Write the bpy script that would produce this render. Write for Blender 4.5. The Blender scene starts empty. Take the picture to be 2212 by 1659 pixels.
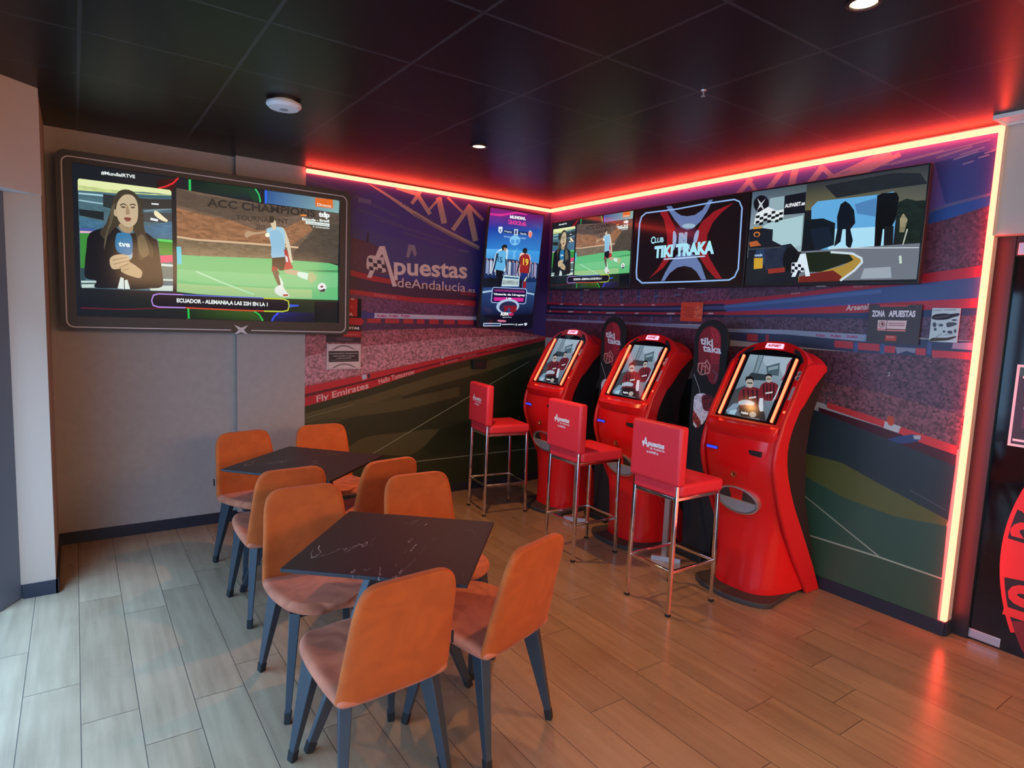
import bpy, math, random
from mathutils import Vector, Matrix

S = bpy.context.scene
COL = S.collection
R = math.radians

# ------------------------------------------------------------------ camera
cam_data = bpy.data.cameras.new('camera'); cam = bpy.data.objects.new('camera', cam_data); COL.objects.link(cam)
cam_data.sensor_width = 36.0; cam_data.lens = 36.0 * 1350.9 / 2212; cam_data.clip_start = 0.02
_r = Vector((0.82071455, -0.56987368, 0.04088548)); _u = Vector((0.02810104, 0.11173727, 0.99334038)); _f = Vector((0.57064697, 0.81409998, -0.10771845))
M = Matrix((( _r.x, _u.x, -_f.x, -3.944143), (_r.y, _u.y, -_f.y, -5.068851), (_r.z, _u.z, -_f.z, 1.682876), (0, 0, 0, 1)))
cam.matrix_world = M
S.camera = cam
# ------------------------------------------------------------------ view + world + daylight
S.view_settings.view_transform = 'Standard'; S.view_settings.look = 'None'
S.view_settings.exposure = 0.0; S.view_settings.gamma = 1.0; S.view_settings.use_curve_mapping = False
W = bpy.data.worlds.new('world'); S.world = W; W.use_nodes = True
bg = W.node_tree.nodes['Background']; bg.inputs[0].default_value = (0.38, 0.64, 1.0, 1); bg.inputs[1].default_value = 4.4
def area_lamp(name, loc, rot, sx, sy, power, color, spread=180, shape='RECTANGLE'):
    d = bpy.data.lights.new(name, 'AREA'); d.shape = shape; d.size = sx; d.size_y = sy; d.energy = power; d.color = color; d.spread = R(spread)
    o = bpy.data.objects.new(name, d); COL.objects.link(o); o.location = loc; o.rotation_euler = rot
    return o
# sky light coming in through the glazed front on the left
area_lamp('daylight', (-5.15, -2.8, 3.7), (0, R(-20), 0), 0.9, 3.8, 430, (0.31, 0.60, 1.0), 110)
# unseen warm fill lamp added behind the camera, for surfaces facing it
area_lamp('warm_fill', (-1.6, -7.6, 2.3), (R(68), 0, R(4)), 3.4, 0.7, 98, (1.0, 0.57, 0.26))

# ------------------------------------------------------------------ materials
def nt(name):
    m = bpy.data.materials.new(name); m.use_nodes = True
    return m, m.node_tree.nodes, m.node_tree.links, m.node_tree.nodes['Principled BSDF']
def setin(b, **k):
    for a, v in k.items():
        i = b.inputs[a.replace('_', ' ')]
        i.default_value = v
def mat(name, color, rough=0.5, metal=0.0, noise=0.0, nscale=20, bump=0.0, bscale=200, **k):
    m, N, L, b = nt(name)
    b.inputs['Base Color'].default_value = (*color, 1); b.inputs['Roughness'].default_value = rough; b.inputs['Metallic'].default_value = metal
    for a, v in k.items(): b.inputs[a].default_value = v
    tc = N.new('ShaderNodeTexCoord')
    if noise:
        n = N.new('ShaderNodeTexNoise'); n.inputs['Scale'].default_value = nscale; n.inputs['Detail'].default_value = 4
        L.new(tc.outputs['Object'], n.inputs['Vector'])
        mp = N.new('ShaderNodeMapRange'); mp.inputs[1].default_value = .3; mp.inputs[2].default_value = .7; mp.inputs[3].default_value = 1 - noise; mp.inputs[4].default_value = 1 + noise
        L.new(n.outputs[0], mp.inputs[0])
        x = N.new('ShaderNodeMix'); x.data_type = 'RGBA'; x.blend_type = 'MULTIPLY'; x.inputs[0].default_value = 1
        x.inputs[6].default_value = (*color, 1); L.new(mp.outputs[0], x.inputs[7]); L.new(x.outputs[2], b.inputs['Base Color'])
    if bump:
        n2 = N.new('ShaderNodeTexNoise'); n2.inputs['Scale'].default_value = bscale; L.new(tc.outputs['Object'], n2.inputs['Vector'])
        bp = N.new('ShaderNodeBump'); bp.inputs['Strength'].default_value = bump; bp.inputs['Distance'].default_value = .002
        L.new(n2.outputs[0], bp.inputs['Height']); L.new(bp.outputs[0], b.inputs['Normal'])
    return m
def emit(name, color, strength, rough=.4):
    m, N, L, b = nt(name)
    b.inputs['Base Color'].default_value = (0.02, 0.02, 0.02, 1); b.inputs['Emission Color'].default_value = (*color, 1); b.inputs['Emission Strength'].default_value = strength; b.inputs['Roughness'].default_value = rough
    return m
def art_mat(name, screen=False, scale=45, strength=1.0, rough=.45, lo=.25, hi=1.9, stretch=1.0):
    """printed or displayed picture: colour from the mesh, alpha sets how speckled (crowd, bricks) a patch is"""
    m, N, L, b = nt(name)
    at = N.new('ShaderNodeAttribute'); at.attribute_name = 'Col'
    tc = N.new('ShaderNodeTexCoord'); vo = N.new('ShaderNodeTexVoronoi'); vo.inputs['Scale'].default_value = scale
    mpv = N.new('ShaderNodeMapping'); mpv.inputs['Scale'].default_value = (1, 1, stretch); L.new(tc.outputs['Object'], mpv.inputs['Vector']); L.new(mpv.outputs[0], vo.inputs['Vector'])
    sp = N.new('ShaderNodeSeparateColor'); L.new(vo.outputs['Color'], sp.inputs[0])
    mp = N.new('ShaderNodeMapRange'); mp.inputs[3].default_value = lo; mp.inputs[4].default_value = hi; L.new(sp.outputs[0], mp.inputs[0])
    mx = N.new('ShaderNodeMix'); mx.data_type = 'FLOAT'; mx.inputs[2].default_value = 1.0; L.new(at.outputs['Alpha'], mx.inputs[0]); L.new(mp.outputs[0], mx.inputs[3])
    ml = N.new('ShaderNodeVectorMath'); ml.operation = 'SCALE'; L.new(at.outputs['Color'], ml.inputs[0]); L.new(mx.outputs[0], ml.inputs['Scale'])
    if screen:
        b.inputs['Base Color'].default_value = (0.008, 0.008, 0.008, 1); L.new(ml.outputs[0], b.inputs['Emission Color']); b.inputs['Emission Strength'].default_value = strength
    else:
        L.new(ml.outputs[0], b.inputs['Base Color'])
    b.inputs['Roughness'].default_value = rough
    if screen: b.inputs['Specular IOR Level'].default_value = .22
    return m
def mth(N, L, op, a, b=None):
    n = N.new('ShaderNodeMath'); n.operation = op
    for i, v in enumerate((a, b)):
        if v is None: continue
        if isinstance(v, (int, float)): n.inputs[i].default_value = v
        else: L.new(v, n.inputs[i])
    return n.outputs[0]
def floor_mat():
    m, N, L, b = nt('oak_plank_floor')
    tc = N.new('ShaderNodeTexCoord'); s = N.new('ShaderNodeSeparateXYZ'); L.new(tc.outputs['Object'], s.inputs[0])
    x = mth(N, L, 'DIVIDE', mth(N, L, 'ADD', s.outputs[0], 20 - .03), .2); ix = mth(N, L, 'FLOOR', x); fx = mth(N, L, 'FRACT', x)
    w = N.new('ShaderNodeTexWhiteNoise'); w.noise_dimensions = '1D'; L.new(ix, w.inputs['W'])
    y = mth(N, L, 'ADD', mth(N, L, 'DIVIDE', mth(N, L, 'ADD', s.outputs[1], 20), 1.22), w.outputs['Value']); iy = mth(N, L, 'FLOOR', y); fy = mth(N, L, 'FRACT', y)
    ex = mth(N, L, 'MINIMUM', fx, mth(N, L, 'SUBTRACT', 1.0, fx)); ey = mth(N, L, 'MINIMUM', fy, mth(N, L, 'SUBTRACT', 1.0, fy))
    gap = mth(N, L, 'MAXIMUM', mth(N, L, 'LESS_THAN', ex, .008), mth(N, L, 'LESS_THAN', ey, .0014))
    cid = N.new('ShaderNodeCombineXYZ'); L.new(ix, cid.inputs[0]); L.new(iy, cid.inputs[1])
    w2 = N.new('ShaderNodeTexWhiteNoise'); w2.noise_dimensions = '2D'; L.new(cid.outputs[0], w2.inputs['Vector'])
    # grain stretched along the plank
    mpg = N.new('ShaderNodeMapping'); mpg.inputs['Scale'].default_value = (26, 1.6, 1); L.new(tc.outputs['Object'], mpg.inputs['Vector'])
    ad = N.new('ShaderNodeVectorMath'); ad.operation = 'ADD'; L.new(mpg.outputs[0], ad.inputs[0]); sc = N.new('ShaderNodeVectorMath'); sc.operation = 'SCALE'; L.new(w2.outputs['Color'], sc.inputs[0]); sc.inputs['Scale'].default_value = 40; L.new(sc.outputs[0], ad.inputs[1])
    g = N.new('ShaderNodeTexNoise'); g.inputs['Scale'].default_value = 1; g.inputs['Detail'].default_value = 6; g.inputs['Roughness'].default_value = .6; L.new(ad.outputs[0], g.inputs['Vector'])
    g2 = N.new('ShaderNodeTexNoise'); g2.inputs['Scale'].default_value = 3.2; g2.inputs['Detail'].default_value = 3; L.new(tc.outputs['Object'], g2.inputs['Vector'])
    t = mth(N, L, 'ADD', mth(N, L, 'MULTIPLY', g.outputs[0], .55), mth(N, L, 'ADD', mth(N, L, 'MULTIPLY', w2.outputs['Value'], .14), mth(N, L, 'MULTIPLY', g2.outputs[0], .22)))
    cr = N.new('ShaderNodeValToRGB'); cr.color_ramp.elements[0].position = .26; cr.color_ramp.elements[0].color = (.22, .145, .09, 1); cr.color_ramp.elements[1].position = .70; cr.color_ramp.elements[1].color = (.40, .275, .175, 1)
    L.new(t, cr.inputs[0])
    mx = N.new('ShaderNodeMix'); mx.data_type = 'RGBA'; L.new(gap, mx.inputs[0]); L.new(cr.outputs[0], mx.inputs[6]); mx.inputs[7].default_value = (.07, .05, .04, 1)
    L.new(mx.outputs[2], b.inputs['Base Color'])
    L.new(mth(N, L, 'ADD', mth(N, L, 'MULTIPLY', g2.outputs[0], .16), .2), b.inputs['Roughness'])
    bp = N.new('ShaderNodeBump'); bp.inputs['Strength'].default_value = .25; bp.inputs['Distance'].default_value = .002; L.new(mth(N, L, 'SUBTRACT', mth(N, L, 'MULTIPLY', g.outputs[0], .15), gap), bp.inputs['Height']); L.new(bp.outputs[0], b.inputs['Normal'])
    return m
def ceiling_mat():
    m, N, L, b = nt('black_ceiling_tiles')
    tc = N.new('ShaderNodeTexCoord'); s = N.new('ShaderNodeSeparateXYZ'); L.new(tc.outputs['Object'], s.inputs[0])
    ds = []
    for ax, off in ((0, .297), (1, .617)):
        v = mth(N, L, 'FRACT', mth(N, L, 'DIVIDE', mth(N, L, 'ADD', s.outputs[ax], 24 + off), .6))
        ds.append(mth(N, L, 'MINIMUM', v, mth(N, L, 'SUBTRACT', 1.0, v)))
    e = mth(N, L, 'MINIMUM', ds[0], ds[1]); line = mth(N, L, 'LESS_THAN', e, .012)
    mx = N.new('ShaderNodeMix'); mx.data_type = 'RGBA'; L.new(line, mx.inputs[0]); mx.inputs[6].default_value = (.0065, .006, .0075, 1); mx.inputs[7].default_value = (.034, .031, .034, 1); L.new(mx.outputs[2], b.inputs['Base Color'])
    n = N.new('ShaderNodeTexNoise'); n.inputs['Scale'].default_value = 300; L.new(tc.outputs['Object'], n.inputs['Vector'])
    bp = N.new('ShaderNodeBump'); bp.inputs['Strength'].default_value = .15; bp.inputs['Distance'].default_value = .001; L.new(mth(N, L, 'ADD', n.outputs[0], mth(N, L, 'MULTIPLY', line, -2.0)), bp.inputs['Height']); L.new(bp.outputs[0], b.inputs['Normal'])
    b.inputs['Roughness'].default_value = .34; b.inputs['Specular IOR Level'].default_value = .19
    return m
def marble_mat():
    m, N, L, b = nt('black_marble_laminate')
    tc = N.new('ShaderNodeTexCoord'); mp = N.new('ShaderNodeMapping'); mp.inputs['Rotation'].default_value = (0, 0, R(14)); mp.inputs['Scale'].default_value = (.7, 4.2, 1); L.new(tc.outputs['Object'], mp.inputs['Vector'])
    n = N.new('ShaderNodeTexNoise'); n.inputs['Scale'].default_value = 2.1; n.inputs['Detail'].default_value = 5; n.inputs['Distortion'].default_value = .6; L.new(mp.outputs[0], n.inputs['Vector'])
    d = mth(N, L, 'ABSOLUTE', mth(N, L, 'SUBTRACT', n.outputs[0], .5)); v = mth(N, L, 'LESS_THAN', d, .0022)
    n2 = N.new('ShaderNodeTexNoise'); n2.inputs['Scale'].default_value = 5; L.new(tc.outputs['Object'], n2.inputs['Vector'])
    v = mth(N, L, 'MULTIPLY', v, mth(N, L, 'GREATER_THAN', n2.outputs[0], .52))
    mx = N.new('ShaderNodeMix'); mx.data_type = 'RGBA'; L.new(v, mx.inputs[0]); mx.inputs[6].default_value = (.022, .018, .022, 1); mx.inputs[7].default_value = (.35, .3, .3, 1); L.new(mx.outputs[2], b.inputs['Base Color'])
    b.inputs['Roughness'].default_value = .42; b.inputs['Specular IOR Level'].default_value = .35
    return m
def velvet_mat(name, c, c2):
    m, N, L, b = nt(name)
    tc = N.new('ShaderNodeTexCoord'); n = N.new('ShaderNodeTexNoise'); n.inputs['Scale'].default_value = 7; n.inputs['Detail'].default_value = 3; n.inputs['Distortion'].default_value = 1.2; L.new(tc.outputs['Object'], n.inputs['Vector'])
    cr = N.new('ShaderNodeValToRGB'); cr.color_ramp.elements[0].position = .38; cr.color_ramp.elements[0].color = (*c2, 1); cr.color_ramp.elements[1].position = .62; cr.color_ramp.elements[1].color = (*c, 1); L.new(n.outputs[0], cr.inputs[0]); L.new(cr.outputs[0], b.inputs['Base Color'])
    b.inputs['Roughness'].default_value = .85; b.inputs['Sheen Weight'].default_value = .14; b.inputs['Sheen Roughness'].default_value = .35; b.inputs['Sheen Tint'].default_value = (1, .72, .62, 1)
    n2 = N.new('ShaderNodeTexNoise'); n2.inputs['Scale'].default_value = 260; L.new(tc.outputs['Object'], n2.inputs['Vector'])
    bp = N.new('ShaderNodeBump'); bp.inputs['Strength'].default_value = .2; bp.inputs['Distance'].default_value = .001; L.new(n2.outputs[0], bp.inputs['Height']); L.new(bp.outputs[0], b.inputs['Normal'])
    return m
def glass_mat():
    m, N, L, b = nt('clear_glass')
    out = [n for n in N if n.type == 'OUTPUT_MATERIAL'][0]
    t = N.new('ShaderNodeBsdfTransparent'); t.inputs[0].default_value = (.93, .97, .98, 1); g = N.new('ShaderNodeBsdfGlossy'); g.inputs['Roughness'].default_value = .02
    mx = N.new('ShaderNodeMixShader'); mx.inputs[0].default_value = .05; L.new(t.outputs[0], mx.inputs[1]); L.new(g.outputs[0], mx.inputs[2]); L.new(mx.outputs[0], out.inputs[0])
    return m
MT = dict(
    floor=floor_mat(), ceiling=ceiling_mat(), marble=marble_mat(), glass=glass_mat(),
    velvet=velvet_mat('rust_velvet', (.53, .098, .010), (.45, .080, .008)), velvet_seat=velvet_mat('worn_daylit_velvet', (.60, .18, .095), (.42, .115, .06)),  # seat velvet paler: wear plus daylight put into its colour
    grey_wall=mat('grey_beige_paint', (.40, .345, .31), .8, bump=.1, noise=.04), beige_wall=mat('beige_paint', (.58, .51, .46), .8, bump=.1), pale_wall=mat('pale_grey_paint', (.46, .325, .245), .7, bump=.1),
    skirting=mat('dark_navy_skirting', (.018, .020, .032), .45), black=mat('black_plastic', (.012, .012, .014), .4), matte_black=mat('matte_black', (.01, .01, .011), .75), frame=mat('black_printed_frame', (.026, .023, .027), .42, noise=.05),
    silver_line=mat('silver_print', (.62, .55, .56), .4), chrome=mat('chrome', (.78, .78, .80), .12, 1.0), steel=mat('brushed_steel', (.62, .62, .66), .35, .9), dark_metal=mat('dark_blue_grey_steel', (.046, .058, .074), .34, .25), frame_paint=mat('slate_blue_frame_paint', (.13, .17, .22), .5), rubber=mat('rubber', (.012, .012, .013), .8),
    red_vinyl=mat('red_vinyl', (.80, .030, .050), .42, bump=.06, bscale=500), red_gloss=mat('red_gloss', (.74, .009, .011), .22), red_rail=mat('red_satin', (.62, .010, .012), .34), plinth=mat('dark_grey_plinth', (.045, .04, .042), .6, noise=.2, nscale=60),
    black_gloss=mat('black_glass', (.006, .006, .008), .06), white_print=mat('white_print', (.85, .82, .82), .5), white_plastic=mat('white_plastic', (.75, .74, .74), .45), grey_plastic=mat('grey_plastic', (.3, .3, .31), .5), brass=mat('brass', (.55, .4, .2), .3, 1.0),
    led=emit('red_led_neon', (1.0, .055, .030), 17), strip=emit('terminal_light_bar', (1.0, .075, .030), 7.0), topper=emit('pink_lit_topper', (1.0, .42, .62), 1.8), blue_led=emit('blue_led', (.03, .05, 1.0), 1.3), lamp=emit('warm_lamp', (1.0, .74, .42), 3.2), spark=emit('red_indicator', (1.0, .12, .05), 3.0),
    mural=art_mat('printed_mural', False, 68, rough=.42, lo=.45, hi=1.6), print=art_mat('printed_sheet', False, 70, rough=.55), screen=art_mat('screen_picture', True, 26, 1.0, rough=.10, lo=.66, hi=1.34, stretch=2.6), screen_s=art_mat('small_screen_picture', True, 90, .9, rough=.10), pavement=mat('pale_pavement', (.5, .5, .5), .8, noise=.1),
)

# ------------------------------------------------------------------ object helpers
def tag(o, label=None, cat=None, group=None, kind=None):
    if label: o['label'] = label
    if cat: o['category'] = cat
    if group: o['group'] = group
    if kind: o['kind'] = kind
    return o
def thing(name, label, cat, loc=(0, 0, 0), rz=0, group=None):
    o = bpy.data.objects.new(name, None); COL.objects.link(o); o.location = loc; o.rotation_euler = (0, 0, R(rz)); o.empty_display_size = .1
    return tag(o, label, cat, group)
def copy_tree(o, parent=None):
    c = o.copy(); COL.objects.link(c)
    if parent is not None: c.parent = parent
    for ch in list(o.children): copy_tree(ch, c)
    return c
class MB:
    def __init__(s): s.v = []; s.f = []; s.m = []
    def add(s, vs, fs, mi=0):
        n = len(s.v); s.v += [tuple(p) for p in vs]; s.f += [tuple(i + n for i in f) for f in fs]; s.m += [mi] * len(fs); return s
    def box(s, x0, x1, y0, y1, z0, z1, mi=0):
        return s.add([(x0, y0, z0), (x1, y0, z0), (x1, y1, z0), (x0, y1, z0), (x0, y0, z1), (x1, y0, z1), (x1, y1, z1), (x0, y1, z1)],
                     [(0, 3, 2, 1), (4, 5, 6, 7), (0, 1, 5, 4), (1, 2, 6, 5), (2, 3, 7, 6), (3, 0, 4, 7)], mi)
    def loft(s, rings, mi=0, cap=True, closed=True):
        n = len(rings[0]); vs = [p for r in rings for p in r]; fs = []
        for i in range(len(rings) - 1):
            for j in range(n if closed else n - 1):
                k = (j + 1) % n; fs.append((i * n + j, i * n + k, (i + 1) * n + k, (i + 1) * n + j))
        if cap: fs += [tuple(range(n - 1, -1, -1)), tuple((len(rings) - 1) * n + j for j in range(n))]
        return s.add(vs, fs, mi)
    def prism(s, ring, off, mi=0):
        off = Vector(off); return s.loft([[tuple(p) for p in ring], [tuple(Vector(p) + off) for p in ring]], mi)
    def bar(s, a, b, w, h=None, w2=None, h2=None, side=None, mi=0):
        a, b = Vector(a), Vector(b); d = (b - a).normalized(); h = h or w; w2 = w2 or w; h2 = h2 or h
        up = Vector(side) if side else (Vector((0, 0, 1)) if abs(d.z) < .9 else Vector((1, 0, 0)))
        x = (up - d * up.dot(d)).normalized(); y = d.cross(x)
        q = lambda c, W_, H_: [c + x * (i * W_ / 2) + y * (j * H_ / 2) for i, j in ((-1, -1), (1, -1), (1, 1), (-1, 1))]
        return s.loft([q(a, w, h), q(b, w2, h2)], mi)
    def tube(s, a, b, r, n=12, r2=None, mi=0):
        a, b = Vector(a), Vector(b); d = (b - a).normalized(); up = Vector((0, 0, 1)) if abs(d.z) < .9 else Vector((1, 0, 0))
        x = d.cross(up).normalized(); y = d.cross(x); r2 = r if r2 is None else r2
        return s.loft([[c + x * (rr * math.cos(t * 2 * math.pi / n)) + y * (rr * math.sin(t * 2 * math.pi / n)) for t in range(n)] for c, rr in ((a, r), (b, r2))], mi)
    def lathe(s, prof, c=(0, 0, 0), n=24, mi=0, Mx=None):
        rings = [[Vector((r * math.cos(t * 2 * math.pi / n), r * math.sin(t * 2 * math.pi / n), z)) for t in range(n)] for r, z in prof]
        if Mx: rings = [[Mx @ p for p in r] for r in rings]
        c = Vector(c); return s.loft([[p + c for p in r] for r in rings], mi)
    def build(s, name, mats, parent=None, bevel=0, smooth=False, seg=2):
        me = bpy.data.meshes.new(name); me.from_pydata(s.v, [], s.f)
        if not isinstance(mats, (list, tuple)): mats = [mats]
        for m in mats: me.materials.append(m)
        me.polygons.foreach_set('material_index', s.m)
        if smooth or bevel:
            me.shade_smooth()
            try: me.set_sharp_from_angle(angle=R(smooth if smooth and smooth is not True else 38))
            except Exception: pass
        me.update(); o = bpy.data.objects.new(name, me); COL.objects.link(o)
        if parent is not None: o.parent = parent
        if bevel:
            b = o.modifiers.new('bevel', 'BEVEL'); b.width = bevel; b.segments = seg; b.limit_method = 'ANGLE'; b.angle_limit = R(40); b.harden_normals = False
        return o
def struct(name, mb, mats, label, cat, bevel=0):
    return tag(mb.build(name, mats, None, bevel), label, cat, kind='structure')
# ---- text outlines from Blender's built-in font
_tc = {}
def text_geo(t, bold):
    k = (t, bold)
    if k not in _tc:
        cu = bpy.data.curves.new('text', 'FONT'); cu.body = t; cu.size = 1; cu.offset = bold; cu.resolution_u = 3; cu.fill_mode = 'FRONT'
        ob = bpy.data.objects.new('text', cu); COL.objects.link(ob); bpy.context.view_layer.update()
        me = ob.evaluated_get(bpy.context.evaluated_depsgraph_get()).to_mesh()
        vs = [(v.co.x, v.co.y) for v in me.vertices]; fs = [tuple(p.vertices) for p in me.polygons]
        ob.evaluated_get(bpy.context.evaluated_depsgraph_get()).to_mesh_clear(); bpy.data.objects.remove(ob); bpy.data.curves.remove(cu)
        x0 = min(v[0] for v in vs); x1 = max(v[0] for v in vs)
        _tc[k] = ([((x - x0) / (x1 - x0), y / .72) for x, y in vs], fs)
    return _tc[k]
def spline(P, sub=3):
    n = len(P); o = []
    for i in range(n):
        a, b, c, d = P[i - 1], P[i], P[(i + 1) % n], P[(i + 2) % n]
        for k in range(sub):
            t = k / sub; o.append(tuple(.5 * (2 * b[q] + (c[q] - a[q]) * t + (2 * a[q] - 5 * b[q] + 4 * c[q] - d[q]) * t * t + (3 * b[q] - a[q] - 3 * c[q] + d[q]) * t ** 3) for q in (0, 1)))
    return o
STEP = 4e-5
def picture(name, art, m, parent, O, U, V, su=1.0, sv=1.0, extra=None):
    """flat printed or displayed picture laid out in metres on the plane O + u*U + v*V"""
    pal, items = ART[art] if isinstance(art, str) else art
    O, U, V = Vector(O), Vector(U), Vector(V); N = U.cross(V).normalized()
    vs = []; fs = []; cs = []
    lay = 0
    for it in items:
        k, ci, d = it[0], it[1], it[2]; lay += 1
        P = [(d[i] / 1000 * su, d[i + 1] / 1000 * sv) for i in range(0, len(d), 2)]
        off = N * (lay * STEP); base = len(vs)
        put = lambda Q: vs.extend(tuple(O + U * a + V * b + off) for a, b in Q)
        if k in (0, 3): put(P); fs.append(tuple(range(base, base + len(P)))); cs.append([pal[c] for c in ci] if k == 3 else [pal[ci]] * len(P))
        elif k == 1:
            P = spline(P); put(P); fs.append(tuple(range(base, base + len(P)))); cs.append([pal[ci]] * len(P))
        elif k in (4, 5):
            n = len(P) // 2; put(P)
            for i in range(n if k == 4 else n - 1):
                j = (i + 1) % n; fs.append((base + i, base + j, base + n + j, base + n + i)); cs.append([pal[ci]] * 4)
        elif k == 9:
            tv, tf = text_geo(it[3], it[4]); (ox, oy), (ex, ey), (ux, uy) = P
            put([(ox + (ex - ox) * a + (ux - ox) * b, oy + (ey - oy) * a + (uy - oy) * b) for a, b in tv])
            for f in tf: fs.append(tuple(base + i for i in f)); cs.append([pal[ci]] * len(f))
    # every face must look along +N
    out = []; oc = []
    for f, c in zip(fs, cs):
        nx = Vector((0, 0, 0))
        for i in range(len(f)): nx += Vector(vs[f[i]]).cross(Vector(vs[f[(i + 1) % len(f)]]))
        if nx.dot(N) < 0: f = f[::-1]; c = c[::-1]
        out.append(f); oc.append(c)
    me = bpy.data.meshes.new(name); me.from_pydata(vs, [], out); me.materials.append(m)
    ca = me.color_attributes.new('Col', 'FLOAT_COLOR', 'CORNER')
    flat = [x for c in oc for q in c for x in (q[0], q[1], q[2], q[3])]
    ca.data.foreach_set('color', flat); me.update()
    o = bpy.data.objects.new(name, me); COL.objects.link(o)
    if parent is not None: o.parent = parent
    return o
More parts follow.
